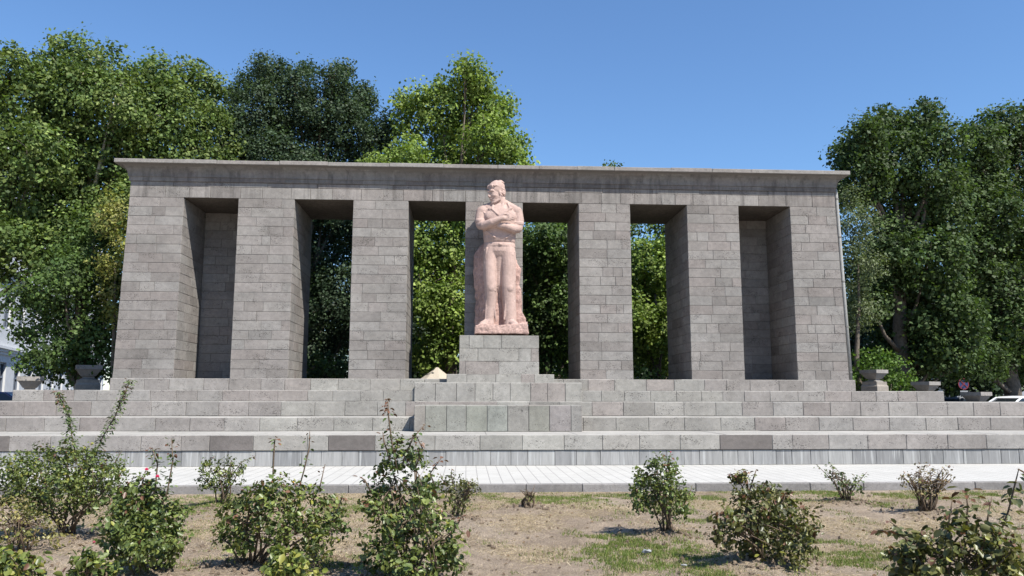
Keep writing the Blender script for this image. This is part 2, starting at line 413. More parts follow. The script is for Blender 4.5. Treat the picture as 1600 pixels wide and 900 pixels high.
# entablature
EX0, EX1 = PX[0][0]+.026*(ZO-ZP), PX[6][1]-.026*(ZO-ZP)
rng = random.Random(77); mb = MB()
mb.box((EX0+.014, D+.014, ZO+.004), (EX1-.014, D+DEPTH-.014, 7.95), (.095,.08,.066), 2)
ashlar(mb, (EX0, D, 0), X_, Z_, -Y_, EX1-EX0, [ZO, 7.81], .55, 1.15, rng)
ashlar(mb, (EX0, D, 0), X_, Z_, -Y_, EX1-EX0, [7.81, 7.95], .9, 1.6, rng)
for sx, nn in ((EX0, -X_), (EX1, X_)): ashlar(mb, (sx, D+.02, 0), Y_, Z_, nn, DEPTH-.02, [ZO, 7.95], .6, 1.1, rng)
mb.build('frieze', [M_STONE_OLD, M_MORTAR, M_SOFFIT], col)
prof = [(.0,7.95), (.035,7.955), (.038,8.075), (.06,8.08)]
for k in range(1, 9):
    a = k/8; prof.append((.06+.26*(1-math.cos(a*math.pi/2))**1.0*1.0, 8.08+.33*math.sin(a*math.pi/2)**.9*1.0))

def ringz(o, z, ins=0):
    o -= ins
    return [(EX0-o, D-o, z), (EX1+o, D-o, z), (EX1+o, D+DEPTH+o, z), (EX0-o, D+DEPTH+o, z)]
mb = MB()
mb.loft([ringz(o, z, .012) for o, z in prof]+[ringz(.31, 8.412), ringz(.345, 8.42), ringz(.345, 8.52)], CORE, 1)
def strip(mb, pf, cuts, rng, front=True, gapz=.004):
    for a, b in zip(cuts[:-1], cuts[1:]):
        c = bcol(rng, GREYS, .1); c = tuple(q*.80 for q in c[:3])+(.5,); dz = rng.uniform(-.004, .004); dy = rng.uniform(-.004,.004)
        vs = []; fs = []
        for o, z in pf:
            xa = a+.004 if a > cuts[0] else EX0-o
            xb = b-.004 if b < cuts[-1] else EX1+o
            vs += [(xa, D-o-dy, z+dz), (xb, D-o-dy, z+dz)]
        for q in range(len(pf)-1): fs.append((2*q, 2*q+1, 2*q+3, 2*q+2))
        mb.add(vs, fs, c, 0)
def cutlist(w0, w1, rng):
    c = [EX0]
    while EX1-c[-1] > w1*1.5: c.append(c[-1]+rng.uniform(w0, w1))
    return c+[EX1]
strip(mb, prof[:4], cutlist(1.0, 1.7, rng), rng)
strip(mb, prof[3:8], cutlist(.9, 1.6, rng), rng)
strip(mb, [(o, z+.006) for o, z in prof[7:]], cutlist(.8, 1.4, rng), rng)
for side in (-1, 1):
    for pf in (prof[:4], prof[3:8], prof[7:]):
        for j in range(3):
            y0 = j*DEPTH/3; y1 = (j+1)*DEPTH/3; vs = []; fs = []
            for o, z in pf:
                x = EX0-o if side < 0 else EX1+o
                vs += [(x, D+y0+.004 if j else D-o, z), (x, D+y1-.004 if j < 2 else D+DEPTH+o, z)]
            for q in range(len(pf)-1): fs.append((2*q, 2*q+1, 2*q+3, 2*q+2))
            mb.add(vs, fs, bcol(rng), 0)
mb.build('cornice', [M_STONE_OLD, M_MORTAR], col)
mb = MB(); cl = cutlist(1.0, 1.9, rng); O = .36
for a, b in zip(cl[:-1], cl[1:]):
    xa = EX0-O if a == EX0 else a+.003; xb = EX1+O if b == EX1 else b-.003
    dz = rng.uniform(-.012, .012); dy = rng.uniform(-.012, .012); c = tuple(q*1.05 for q in bcol(rng)[:3])+(.6,)
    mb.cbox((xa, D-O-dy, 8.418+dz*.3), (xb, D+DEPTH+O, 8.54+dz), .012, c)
# notch-shaped spalls hanging under the slab edge
mb.build('coping', [M_STONE, M_MORTAR], col)
# downpipe on the right end
mb = MB(); p0 = Vector((11.54+.085, D+.10, ZP+.02)); p1 = Vector((EX1+.085, D+.10, 7.93))
mb.tube([p0, p0.lerp(p1,.5), p1, p1+Vector((-.02,0,.15))], .062, 10, (.3,.29,.27)); dp = mb.build('downpipe', simple('zinc', (.27,.265,.25), .6, .2, 30, .25), col, smooth=True)
for f_ in (.04, .28, .52, .76, .97):
    p = p0.lerp(p1, f_); mb = MB(); mb.tube([p-Z_*.02, p+Z_*.02], .072, 10, (.2,.2,.2)); mb.box(p+Vector((-.1,-.02,-.015)), p+Vector((-.03,.02,.015)), (.2,.2,.2))
    mb.build('bracket', simple('bracket_iron', (.14,.13,.12), .7), dp)

# ------------------------------------------------------------------ pedestal
XP0, XP1 = at(717.5, 560, 22.15).x, at(842, 560, 22.15).x
ZPT = at(780, 524, 22.15).z
LIFT = 1.14
ped = empty('statue_pedestal', ((XP0+XP1)/2, 22.8, ZP), 'plain block pedestal of light grey tufa under the pink statue', 'pedestal')
rng = random.Random(9)
za = at(780, 585, 22.1).z
X0, X1 = at(698, 588, 22.05).x, at(866, 588, 22.05).x
mb = MB(); mb.box((X0+.014, 22.064, 1.9), (X1-.014, D-.02, za-.012), CORE, 1)
js = [0, .55, 1.35, 2.05, 2.42, X1-X0]
for a, b in zip(js[:-1], js[1:]):
    c = bcol(rng, GREENS, 0)
    panel(mb, (X0, 22.05, 0), X_, Z_, -Y_, a, b, 2.0, za, c, rng=rng)
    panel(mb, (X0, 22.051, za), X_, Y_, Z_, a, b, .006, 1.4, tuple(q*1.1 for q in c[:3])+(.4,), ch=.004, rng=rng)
for sx, nn in ((X0, -X_), (X1, X_)): ashlar(mb, (sx, 22.06, 0), Y_, Z_, nn, 1.4, [2.0, za], .6, .8, rng)
mb.build('base_course', [M_STONE, M_MORTAR], ped)
mb = MB(); mb.box((XP0+.014, 22.164, za-.1), (XP1-.014, D-.02, ZPT-.013), CORE, 1); W = XP1-XP0
zz = [za+(ZPT-za)*k/3 for k in range(4)]
for r, cuts in enumerate([[0,.17,1.1,W], [0,.52,1.66,2.0,W], [0,.27,.68,1.17,W]]):
    cuts[-1] = W
    for a, b in zip(cuts[:-1], cuts[1:]): panel(mb, (XP0, 22.15, 0), X_, Z_, -Y_, a, b, zz[r], zz[r+1], bcol(rng, GREENS, 0), rng=rng)
for sx, nn in ((XP0, -X_), (XP1, X_)): ashlar(mb, (sx, 22.16, 0), Y_, Z_, nn, 1.32, zz, .5, .8, rng)
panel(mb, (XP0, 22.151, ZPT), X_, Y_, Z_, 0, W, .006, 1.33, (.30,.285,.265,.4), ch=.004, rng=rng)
mb.build('shaft', [M_STONE, M_MORTAR], ped)

# ------------------------------------------------------------------ statue
YS = 22.82
stat = empty('statue', ((XP0+XP1)/2, YS, ZPT), 'pink stone statue of a standing man with folded arms looking to the left', 'statue')
def P(x, y, dy=0): v = at(x, y, YS); return Vector((v.x, YS+dy, v.z))
U = mpp(YS)
class SD:
    def __init__(s): s.bm = bmesh.new()
    def ell(s, c, r, rot=None, sub=3):
        m = Matrix.Translation(c) @ (rot.to_4x4() if rot else Matrix.Identity(4)) @ Matrix.Diagonal((r[0], r[1], r[2], 1))
        bmesh.ops.create_icosphere(s.bm, subdivisions=sub, radius=1, matrix=m)
    def ringtube(s, rings, n=20):
        """rings: (centre, rx, ry[, tilt axis dir]) horizontal-ish ellipses joined"""
        R = []
        for k, (c, rx, ry) in enumerate(rings):
            R.append([s.bm.verts.new((c.x+rx*math.cos(2*math.pi*j/n), c.y+ry*math.sin(2*math.pi*j/n), c.z)) for j in range(n)])
        for a, b in zip(R[:-1], R[1:]):
            for j in range(n): s.bm.faces.new((a[j], a[(j+1)%n], b[(j+1)%n], b[j]))
        s.bm.faces.new(list(reversed(R[0]))); s.bm.faces.new(R[-1])
    def cap(s, pts, rads, n=12, flat=1.0):
        pts = [Vector(p) for p in pts]; m = MB()
        # resample with rounded ends
        P2 = [pts[0]]+pts+[pts[-1]]
        d0 = (pts[0]-pts[1]).normalized(); d1 = (pts[-1]-pts[-2]).normalized()
        P2 = [pts[0]+d0*rads[0]*.85]+[pts[0]+d0*rads[0]*.5]+pts+[pts[-1]+d1*rads[-1]*.5]+[pts[-1]+d1*rads[-1]*.85]
        R2 = [rads[0]*.45, rads[0]*.85]+list(rads)+[rads[-1]*.85, rads[-1]*.45]
        m.tube(P2, R2, n)
        vs = [s.bm.verts.new(v) for v in m.v]
        for f in m.f: s.bm.faces.new([vs[i] for i in f])
    def mesh(s, name, voxel, mt, parent, colr, smooth=2, disp=None):
        me = bpy.data.meshes.new(name); bmesh.ops.recalc_face_normals(s.bm, faces=s.bm.faces[:]); s.bm.to_mesh(me); s.bm.free()
        tmp = bpy.data.objects.new(name+'_tmp', me); C.objects.link(tmp)
        r = tmp.modifiers.new('r', 'REMESH'); r.mode = 'VOXEL'; r.voxel_size = voxel
        if smooth:
            q = tmp.modifiers.new('s', 'SMOOTH'); q.factor = .5; q.iterations = smooth
        if disp:
            for strength, size in disp:
                tx = bpy.data.textures.new('carving', 'CLOUDS'); tx.noise_scale = size; tx.noise_depth = 2
                d = tmp.modifiers.new('d', 'DISPLACE'); d.texture = tx; d.strength = strength; d.mid_level = .5; d.texture_coords = 'LOCAL'
        dg = bpy.context.evaluated_depsgraph_get(); dg.update()
        m2 = bpy.data.meshes.new_from_object(tmp.evaluated_get(dg)); m2.name = name
        bpy.data.objects.remove(tmp)
        off = origin_of(parent); m2.transform(Matrix.Translation(-off))
        ca = m2.color_attributes.new('Col', 'FLOAT_COLOR', 'POINT'); n = len(m2.vertices)
        ca.data.foreach_set('color', np.tile(np.array(colr, dtype=np.float32), n))
        m2.materials.clear(); m2.materials.append(mt)
        m2.polygons.foreach_set('use_smooth', [True]*len(m2.polygons))
        return link(name, m2, parent)
s = SD()
# trousers: legs
hip = lambda x, y, d=0: P(x, y, d)
s.ringtube([(P(764,506,-.02), 8.2*U, .17), (P(764.5,498,-.02), 8.6*U, .17), (P(766,480,-.03), 8.8*U, .165), (P(766.8,462,-.07), 9.6*U, .175), (P(766.3,450,-.09), 9.9*U, .185),
            (P(765.5,435,-.07), 9.9*U, .2), (P(765,415,-.03), 10.8*U, .23), (P(766,398,0), 11.8*U, .25), (P(769,386,0), 12*U, .24)])
s.ringtube([(P(797,507,.0), 10.5*U, .2), (P(796.5,496,.0), 10.8*U, .19), (P(795.5,480,0), 11*U, .185), (P(794.6,465,-.02), 11.6*U, .19), (P(794,450,-.03), 11.9*U, .2),
            (P(793.8,432,0), 12.2*U, .22), (P(793.6,412,.01), 13.2*U, .25), (P(792.6,396,.01), 13.7*U, .262), (P(790.5,384,.01), 13.5*U, .25)])
s.ringtube([(P(780,408,.05), 17*U, .17), (P(780,400,.02), 24.5*U, .24), (P(780,394,0), 25.6*U, .272), (P(780,386,0), 25.2*U, .272), (P(780.5,379,0), 24.4*U, .266), (P(780.5,371,0), 23.4*U, .25)])
s.ringtube([(P(781,506,.16), 5*U, .08), (P(781,470,.14), 6*U, .08), (P(780.5,446,.07), 8*U, .13), (P(780,425,.05), 9*U, .14), (P(780,408,.03), 11*U, .19), (P(780,392,.0), 15*U, .25)])
# knees, folds on trousers
s.ell(P(767,452,-.2), (.11,.08,.13)); s.ell(P(796,452,-.17), (.1,.08,.13))
for (a, b, r) in [((760,449,-.2),(774,456,-.22),.022), ((761,460,-.18),(773,466,-.18),.018), ((760,470,-.14),(758,500,-.13),.03), ((770,468,-.16),(775,503,-.12),.03),
                  ((789,448,-.18),(801,454,-.18),.02), ((791,462,-.16),(801,457,-.18),.018), ((790,470,-.15),(787,500,-.14),.03), ((803,472,-.12),(804,500,-.1),.03),
                  ((757,392,-.15),(755.5,440,-.12),.022), ((804,395,-.14),(805,440,-.1),.022), ((785,392,-.24),(801,400,-.2),.024), ((760,390,-.2),(757,420,-.14),.03)]:
    s.cap([P(*a), P(*b)], [r, r*.7], 8)
# trouser hems
s.ringtube([(P(763,508,-.03), 9.6*U, .2), (P(763.5,503,-.03), 8.9*U, .185), (P(764,499,-.03), 8.2*U, .16)])
s.ringtube([(P(797,509,-.01), 11.2*U, .22), (P(797,504,-.01), 10.6*U, .2), (P(797,499,0), 10*U, .18)])
# shoes (viewer-left foot points left and forwards, the other to the right)
s.cap([P(764,505,.02), P(758,506,-.14), P(752.5,508,-.26)], [.13,.115,.085]); s.ell(P(754,508.5,-.24), (.13,.12,.06))
s.cap([P(796,505,.02), P(800,506.5,-.16), P(804.5,508.5,-.30)], [.13,.12,.09]); s.ell(P(803.5,509,-.27), (.13,.13,.06))
# belt
s.ringtube([(P(780.5,386.5,0), 25.6*U, .288), (P(780.5,382.5,0), 25.2*U, .285)]); s.ell(P(781,384.5,-.285), (.05,.03,.04))
# torso
s.ringtube([(P(780.5,380.5,0), 22.8*U, .22), (P(780.5,379,-.01), 25*U, .28), (P(780.5,374,-.02), 25.6*U, .305), (P(780.5,366,-.02), 26*U, .30), (P(780.5,356,-.02), 28*U, .33), (P(780.5,345,-.01), 30*U, .35),
            (P(780.5,336,0), 29.5*U, .33), (P(780.5,329,.01), 26*U, .28), (P(781,323,.02), 17*U, .2), (P(782,318,.02), 8*U, .14)])
s.ell(P(768,341,-.19), (.22,.13,.19)); s.ell(P(794,341,-.19), (.22,.13,.19))
s.ell(P(753.5,331,0), (.17,.2,.17)); s.ell(P(807,332,0), (.175,.2,.18))
s.cap([P(757,326,.03), P(778,319,.03)], [.13,.13]); s.cap([P(804,327,.03), P(786,317,.03)], [.13,.13])
# blouse folds above the belt
for a, b, r in [((758,366,-.18),(780,376,-.25),.035), ((763,362,-.22),(786,371,-.27),.03), ((779,374,-.25),(800,371,-.2),.035),
                ((757,352,-.15),(766,368,-.25),.035)]:
    s.cap([P(*a), P(*b)], [r, r*.6], 8)
# neck, sternal muscles, collar
s.cap([P(783,326,.02), P(782,312,-.0), P(779,303,-.02)], [.155,.14,.14], 14)
s.cap([P(787,308,-.03), P(786,320,-.12), P(781,334,-.25)], [.05,.05,.035])
s.cap([P(771,320,-.08), P(768,330,-.27), P(777,339,-.34)], [.03,.036,.026], 8); s.cap([P(775,321,-.1), P(773.5,331,-.27), P(779,340,-.34)], [.022,.024,.02], 8); s.cap([P(755,333,-.16), P(762,341,-.24)], [.03,.02], 8); s.cap([P(806,334,-.16), P(799,342,-.24)], [.03,.02], 8); s.cap([P(758,362,-.2), P(772,374,-.33)], [.028,.02], 8); s.cap([P(803,365,-.2), P(790,375,-.31)], [.028,.02], 8); s.cap([P(793,318,-.08), P(796,329,-.23), P(784,340,-.33)], [.03,.042,.03], 8)
s.cap([P(765,329,-.2), P(769,337,-.29)], [.05,.03], 8); s.cap([P(798,327,-.18), P(792,335,-.27)], [.05,.03], 8)
# viewer-left arm: upper arm with sleeve, elbow, forearm crossing to the right, hand on the other arm
s.cap([P(752.5,331,-.02), P(750.5,343,-.06), P(750.5,353,-.13)], [.165,.165,.135], 14)
s.cap([P(748,343,-.1), P(757,343,-.16)], [.06,.06], 8); s.ringtube([(P(751,349,-.1), .165, .17), (P(751,345,-.08), .175, .18)])
s.cap([P(751,354,-.14), P(756,356,-.3), P(768,352.5,-.45), P(779,348.5,-.5)], [.13,.13,.115,.085], 14)
s.cap([P(779,348.5,-.5), P(785,347,-.51)], [.085,.09]); s.ell(P(786.5,346.5,-.5), (.12,.065,.085))
for k, (tx, ty) in enumerate([(799.5,341.8), (800.5,344.6), (800,347.6), (797.5,350.3)]):
    bx, by = 788+.3*k, 343.6+k*2.1
    s.cap([P(bx, by, -.5), P((bx+tx)/2, (by+ty)/2-.8, -.535), P(tx, ty, -.47)], [.03,.03,.022], 8)
s.cap([P(782,344.5,-.53), P(787,341,-.55), P(791,340,-.53)], [.038,.034,.026], 8)
# viewer-right arm: upper arm, elbow, forearm under the first, hand tucked at the ribs
s.cap([P(808,333,-.02), P(810,346,-.05), P(809,358,-.12)], [.165,.165,.14], 14)
s.ringtube([(P(809,353,-.1), .17, .17), (P(809.3,349,-.08), .18, .18)])
s.cap([P(808.5,359,-.13), P(801,361,-.3), P(790,358,-.4), P(778,356.5,-.4)], [.135,.13,.11,.085], 14)
s.ell(P(772,355.5,-.35), (.12,.07,.09))
for k in range(4): s.cap([P(769,352+k*2.2,-.34), P(763,352.5+k*2.2,-.33), P(760,354+k*2,-.27)], [.03,.028,.022], 8)
# head, turned to viewer-left and slightly down
HC = P(774.4, 301.5, -.06); HS = 1.08
fd = Vector((-.86, -.51, 0)).normalized(); hu = Vector((-.20, -.12, 1)).normalized(); hr = fd.cross(hu).normalized(); fd = hu.cross(hr).normalized()
HM = Matrix((hr, fd, hu)).transposed()      # columns: right, forward, up
h = lambda r, f, u: HC + HM @ (Vector((r, f, u))*HS)
def he(c, rad, sub=3): s.ell(h(*c), [q*HS for q in rad], HM, sub)
he((0,-.05,.09), (.178,.235,.205)); he((0,.045,-.05), (.145,.175,.22)); he((0,.075,-.20), (.105,.125,.11)); he((0,.165,-.275), (.055,.048,.048), 2)
for sgn in (-1, 1):
    he((sgn*.085,.10,-.09), (.062,.085,.055), 2); s.cap([h(sgn*.135,-.05,-.10), h(sgn*.12,.0,-.22), h(sgn*.05,.15,-.275)], [.04,.045,.04], 8)
    he((sgn*.068,.175,-.005), (.034,.022,.02), 2); s.cap([h(sgn*.02,.215,.042), h(sgn*.075,.20,.058), h(sgn*.125,.15,.04)], [.022,.026,.018], 8)
    he((sgn*.158,-.03,-.03), (.022,.045,.065), 2)
s.cap([h(0,.205,.045), h(0,.232,-.03), h(0,.255,-.08)], [.02,.025,.03], 8); he((0,.235,-.10), (.045,.03,.022), 2)
he((0,.205,-.155), (.052,.03,.015), 2); he((0,.20,-.185), (.045,.032,.017), 2)
# hair: thick locks combed back from a raised front
rng = random.Random(4)
he((0,-.07,.14), (.19,.235,.185)); he((0,-.15,.0), (.165,.15,.18))
for k in range(26):
    a = -1+2*(k % 9)/8+rng.uniform(-.08,.08); f0 = [.13,-.0,-.14][k//9]+rng.uniform(-.03,.03); zz_ = .14+.185*math.sqrt(max(.05, 1-(a*.8)**2-((f0+.07)/.25)**2))
    s.cap([h(a*.15, f0, zz_-.02), h(a*.16+.01, f0-.05, zz_), h(a*.165, f0-.10, zz_-.035)], [.02,.026,.016], 7)
for k in range(14):
    u = rng.uniform(-.1, .17); sg = rng.choice((-1, 1)); f0 = rng.uniform(-.16, .0)
    s.cap([h(sg*.165, f0, u), h(sg*.172, f0-.04, u-.02), h(sg*.155, f0-.08, u-.05)], [.016,.02,.012], 7)
for k in range(5): s.cap([h(-.1+.05*k, .15, .155), h(-.09+.05*k, .15, .19), h(-.06+.05*k, .09, .235)], [.018,.024,.022], 7)
s.mesh('figure', .0155, M_PINK, stat, (.405,.292,.254,.5), smooth=1, disp=[(.007,.04)])
# rock support and base
s = SD()
def rockpoly(pts, y0, y1):
    n = len(pts); A = [s.bm.verts.new(P(x, y, y0)) for x, y in pts]; B = [s.bm.verts.new(P(x, y, y1)) for x, y in pts]
    s.bm.faces.new(A); s.bm.faces.new(list(reversed(B)))
    for i in range(n): s.bm.faces.new((A[i], B[i], B[(i+1)%n], A[(i+1)%n]))
def slab(zrows):
    """horizontal sections: (py, [(px, dy)...]) lofted upwards"""
    R_ = [[s.bm.verts.new(P(x, py, dy)) for x, dy in row] for py, row in zrows]; n = len(R_[0])
    for A, B in zip(R_[:-1], R_[1:]):
        for i in range(n): s.bm.faces.new((A[i], A[(i+1)%n], B[(i+1)%n], B[i]))
    s.bm.faces.new(list(reversed(R_[0]))); s.bm.faces.new(R_[-1])
slab([(521,[(742,.42),(757,-.12),(779,.0),(779,.5)]), (500,[(741,.4),(756,-.12),(779,.0),(779,.5)]), (470,[(743,.42),(757,-.1),(779,.02),(779,.5)]), (440,[(740,.4),(757,-.06),(779,.03),(779,.5)]),
      (412,[(739,.42),(757,-.04),(779,.04),(779,.5)]), (392,[(741.5,.42),(757,.02),(779,.06),(779,.5)]), (381,[(749,.4),(758,.06),(779,.1),(779,.5)]), (375,[(757,.35),(762,.1),(779,.12),(779,.45)])])
slab([(521,[(776,.5),(776,.03),(800,.0),(824,-.02),(823,.5)]), (498,[(776,.5),(776,.03),(805,.0),(821,.02),(822,.5)]), (486,[(776,.5),(776,.04),(805,.02),(815,.04),(817,.5)]), (450,[(776,.5),(776,.05),(805,.05),(815,.06),(816,.5)]),
      (447,[(776,.5),(776,.05),(804,.09),(812,.12),(813,.5)]), (420,[(776,.5),(776,.06),(806,.06),(814,.1),(815,.5)]), (408,[(776,.5),(776,.08),(804,.1),(808,.14),(808,.5)]), (385,[(776,.48),(776,.12),(796,.14),(800,.2),(800,.48)])])
s.mesh('rock_support', .022, M_PINKR, stat, (.38,.25,.215,.7), smooth=1, disp=[(.07,.25),(.025,.06)])
s = SD(); rockpoly([(741,523.6),(742,511),(752,508),(780,510),(808,508),(822,505),(824.5,523.6)], -.5, .52)
s.mesh('rough_base', .022, M_PINKR, stat, (.42,.285,.245,.7), smooth=1, disp=[(.05,.2),(.03,.06)])

# ------------------------------------------------------------------ foliage
def leaves_mesh(name, P_, Nn, T_, size, colr, style='quad', mt=None, parent=None, width=.8, extra=None):
    n = len(P_); B_ = np.cross(Nn, T_); s_ = size[:, None]
    if style == 'quad':
        base = P_-T_*s_*.5; tip = P_+T_*s_*.5-Nn*s_*.12
        l = P_+B_*s_*.5*width-Nn*s_*.06+T_*s_*.04; r = P_-B_*s_*.5*width-Nn*s_*.1+T_*s_*.04
        V = np.stack([base, l, tip, r], 1).reshape(-1, 3); k = 4
        I = (np.arange(n)[:, None]*4+np.array([0,2,1, 0,3,2])).ravel(); nf = 2; fl = 3
    else:
        base = P_-T_*s_*.5; tip = P_+T_*s_*.5-Nn*s_*.16
        l1 = P_-T_*s_*.18+B_*s_*.42*width+Nn*s_*.07; l2 = P_+T_*s_*.2+B_*s_*.36*width+Nn*s_*.03
        r1 = P_-T_*s_*.18-B_*s_*.42*width+Nn*s_*.07; r2 = P_+T_*s_*.2-B_*s_*.36*width+Nn*s_*.03
        V = np.stack([base, l1, l2, tip, r2, r1], 1).reshape(-1, 3); k = 6
        I = (np.arange(n)[:, None]*6+np.array([0,3,2,1, 0,5,4,3])).ravel(); nf = 2; fl = 4
    off = origin_of(parent) if parent else Vector((0,0,0)); V = V-np.array(off)
    me = bpy.data.meshes.new(name); me.vertices.add(len(V)); me.vertices.foreach_set('co', V.ravel().astype(np.float32))
    me.loops.add(len(I)); me.loops.foreach_set('vertex_index', I.astype(np.int32))
    me.polygons.add(n*nf); me.polygons.foreach_set('loop_start', (np.arange(n*nf)*fl).astype(np.int32))
    me.update(calc_edges=True)
    ca = me.color_attributes.new('Col', 'FLOAT_COLOR', 'POINT')
    cc = np.concatenate([np.repeat(colr, k, 0), np.ones((n*k, 1))], 1); ca.data.foreach_set('color', cc.ravel().astype(np.float32))
    me.materials.append(mt); me.polygons.foreach_set('use_smooth', [True]*(n*nf)) if style != 'quad' else None
    return link(name, me, parent)
def unit(a): return a/np.maximum(1e-6, np.linalg.norm(a, axis=1, keepdims=True))
def crown_points(rs, lobes, K, clump, inner=.35, squash=1.0):
    """lobes (N,4) x,y,z,r -> clump centres with outward direction"""
    cen, out, lob = [], [], []
    for i, (x, y, z, r) in enumerate(lobes):
        n = max(3, int(K*4*math.pi*r*r))
        d = unit(rs.normal(size=(n, 3))); rad = np.where(rs.rand(n) < inner, rs.uniform(.3, .85, n), rs.uniform(.86, 1.1, n))*r
        c = np.array([x, y, z])+d*rad[:, None]*np.array([1, 1, squash])
        keep = np.ones(n, bool)
        for j, (a, b, c2, r2) in enumerate(lobes):
            if j != i: keep &= (np.linalg.norm(c-np.array([a, b, c2]), axis=1) > r2*.72) | (rs.rand(n) < .12)
        cen.append(c[keep]); out.append(d[keep])
    return np.concatenate(cen), np.concatenate(out)
def foliage(name, rs, lobes, K, clump_r, per, leaf, cols, mt, parent, style='quad', inner=.35, up=.5, width=.8, droop=0, yellow=0, red=0, cvar=.22):
    c, o = crown_points(rs, lobes, K, clump_r, inner)
    n = len(c); cnt = rs.poisson(per, n); cnt[cnt < 2] = 2
    idx = np.repeat(np.arange(n), cnt); m = len(idx)
    cr = clump_r*rs.uniform(.55, 1.35, n)
    p = c[idx]+rs.normal(size=(m, 3)).clip(-1.5, 1.5)*cr[idx][:, None]*np.array([.5, .5, .4])
    if droop: p[:, 2] -= droop*rs.rand(m)**2
    cn = unit(o+rs.normal(size=(n, 3))*.45)
    Nn = unit(cn[idx]*.9+rs.normal(size=(m, 3))*.5+np.array([0, 0, up]))
    T = unit(np.cross(Nn, rs.normal(size=(m, 3)))+np.array([0, 0, -.25])); T = unit(T-Nn*np.sum(T*Nn, 1)[:, None])
    size = leaf*rs.uniform(.45, 1.4, m)*(rs.uniform(.8, 1.2, n)[idx])
    cols = np.array(cols); ci = rs.randint(len(cols), size=n); base = cols[ci][idx]
    base = base*(1+(rs.normal(size=n)*cvar)[idx].clip(-.5, .6)[:, None])*(1+(rs.normal(size=m)*.16).clip(-.4,.4)[:, None])
    if yellow:
        sel = rs.rand(m) < yellow; base[sel] = np.array([.24,.24,.05])*rs.uniform(.6,1.2,(sel.sum(),1))
    if red:
        hh = p[:, 2]; sel = (rs.rand(m) < red*2*np.clip((hh-hh.min())/(np.ptp(hh)+.01)-.3, 0, 1)); base[sel] = np.array([.15,.075,.045])*rs.uniform(.6,1.3,(sel.sum(),1))
    return leaves_mesh(name, p, Nn, T, size, np.clip(base, .004, 1), style, mt, parent, width)

PLANE = [(.095,.135,.035), (.075,.115,.03), (.12,.155,.045), (.06,.095,.028)]
BRIGHT = [(.15,.205,.045), (.12,.175,.035), (.18,.23,.06), (.10,.15,.035)]
DARK = [(.032,.055,.026), (.042,.066,.032), (.028,.046,.024), (.05,.075,.04)]
DEEP = [(.042,.07,.022), (.052,.08,.026), (.035,.06,.02), (.06,.09,.028)]
MID = [(.065,.105,.028), (.05,.085,.025), (.085,.13,.035), (.045,.07,.022)]
PALE = [(.10,.125,.06), (.08,.105,.05), (.12,.14,.075)]
def tree(label, Y, trunk, lobes, cols, K=7, clump=.46, per=9, leaf=.2, seed=0, tr=.28, dy=1.0, bark=None, dens=1.0, fill=1.0, name='broadleaf_tree', extra=.9, group='trees behind the colonnade'):
    rs = np.random.RandomState(seed); tx = trunk
    base = Vector((at(tx, 600, Y).x, Y, 0)); t = empty(name, base, label, 'tree', group)
    L = []
    for i, lb in enumerate(lobes):
        px, py, pr = lb[:3]; dd = lb[3] if len(lb) > 3 else rs.uniform(-dy, dy)
        v = at(px, py, Y+dd); r = pr*mpp(Y); L.append((v.x, v.y, v.z, r))
        for k in range(int(6*extra)):   # secondary lobes round each, uneven outline
            d = unit(rs.normal(size=(1, 3)))[0]; rr = r*rs.uniform(.25, .5)
            L.append(tuple(np.array([v.x, v.y, v.z])+d*r*rs.uniform(.75, 1.0))+(rr,))
    ztop = max(l[2] for l in L); mb = MB()
    top = Vector((sum(l[0] for l in L)/len(L), Y, base.z+(ztop-base.z)*.72))
    pts = [base-Z_*.2, base.lerp(top, .2)+Vector((.08,0,0)), base.lerp(top, .45)+Vector((-.1,.05,0)), base.lerp(top, .75), top]
    mb.tube(pts, [tr*1.25, tr*.95, tr*.8, tr*.5, tr*.2], 10)
    mb.build('trunk', bark or M_BARK, t, smooth=True)
    mb = MB()
    for (x, y, z, r) in L:
        if r < .6: continue
        f_ = min(.95, max(.22, (z-r-.5)/max(1, top.z))); a = base.lerp(top, f_*.8); b = Vector((x, y, z)); m_ = a.lerp(b, .5)+Vector((rs.uniform(-.2,.2), rs.uniform(-.2,.2), -.3))
        mb.tube([a, m_, b], [tr*.38, tr*.22, tr*.07], 6)
        for q in range(4):
            d = Vector(unit(rs.normal(size=(1, 3)))[0]); mb.tube([m_.lerp(b, .3+.2*q), b+d*r*.55, b+d*r*.95], [tr*.13, tr*.07, .012], 5)
    if mb.v: mb.build('limbs', bark or M_BARK, t, smooth=True)
    foliage('crown', rs, L, K*dens*1.25, clump, int(per*2.3), leaf*.68, [tuple(c*1.18 for c in q) for q in cols], M_LEAF, t)
    return t
tree('tall plane tree at far left edge with a broad mid green crown', 29.5, -70,
     [(15,118,40),(-25,140,50),(45,165,50),(0,215,60),(62,245,45),(20,300,60),(-30,330,60),(60,350,50),(10,385,42),(75,400,42),(-30,410,40),(95,370,40)], PLANE, seed=1)
tree('tallest left plane tree whose rounded top rises above the others', 31, 130,
     [(130,95,42),(100,120,42),(165,115,42),(140,165,55),(95,190,45),(185,180,45),(130,235,55),(185,250,48),(90,270,42),(150,310,50),(110,340,45),(185,330,40)], PLANE, seed=2, bark=M_PALEBARK)
tree('plane tree between the tallest plane and the dark elm, top level and leafy', 32, 270,
     [(245,125,38),(290,130,36),(325,150,30),(225,165,38),(270,185,50),(320,200,36),(250,240,45),(300,245,42),(225,290,40), (340,235,28)], PLANE, seed=3)
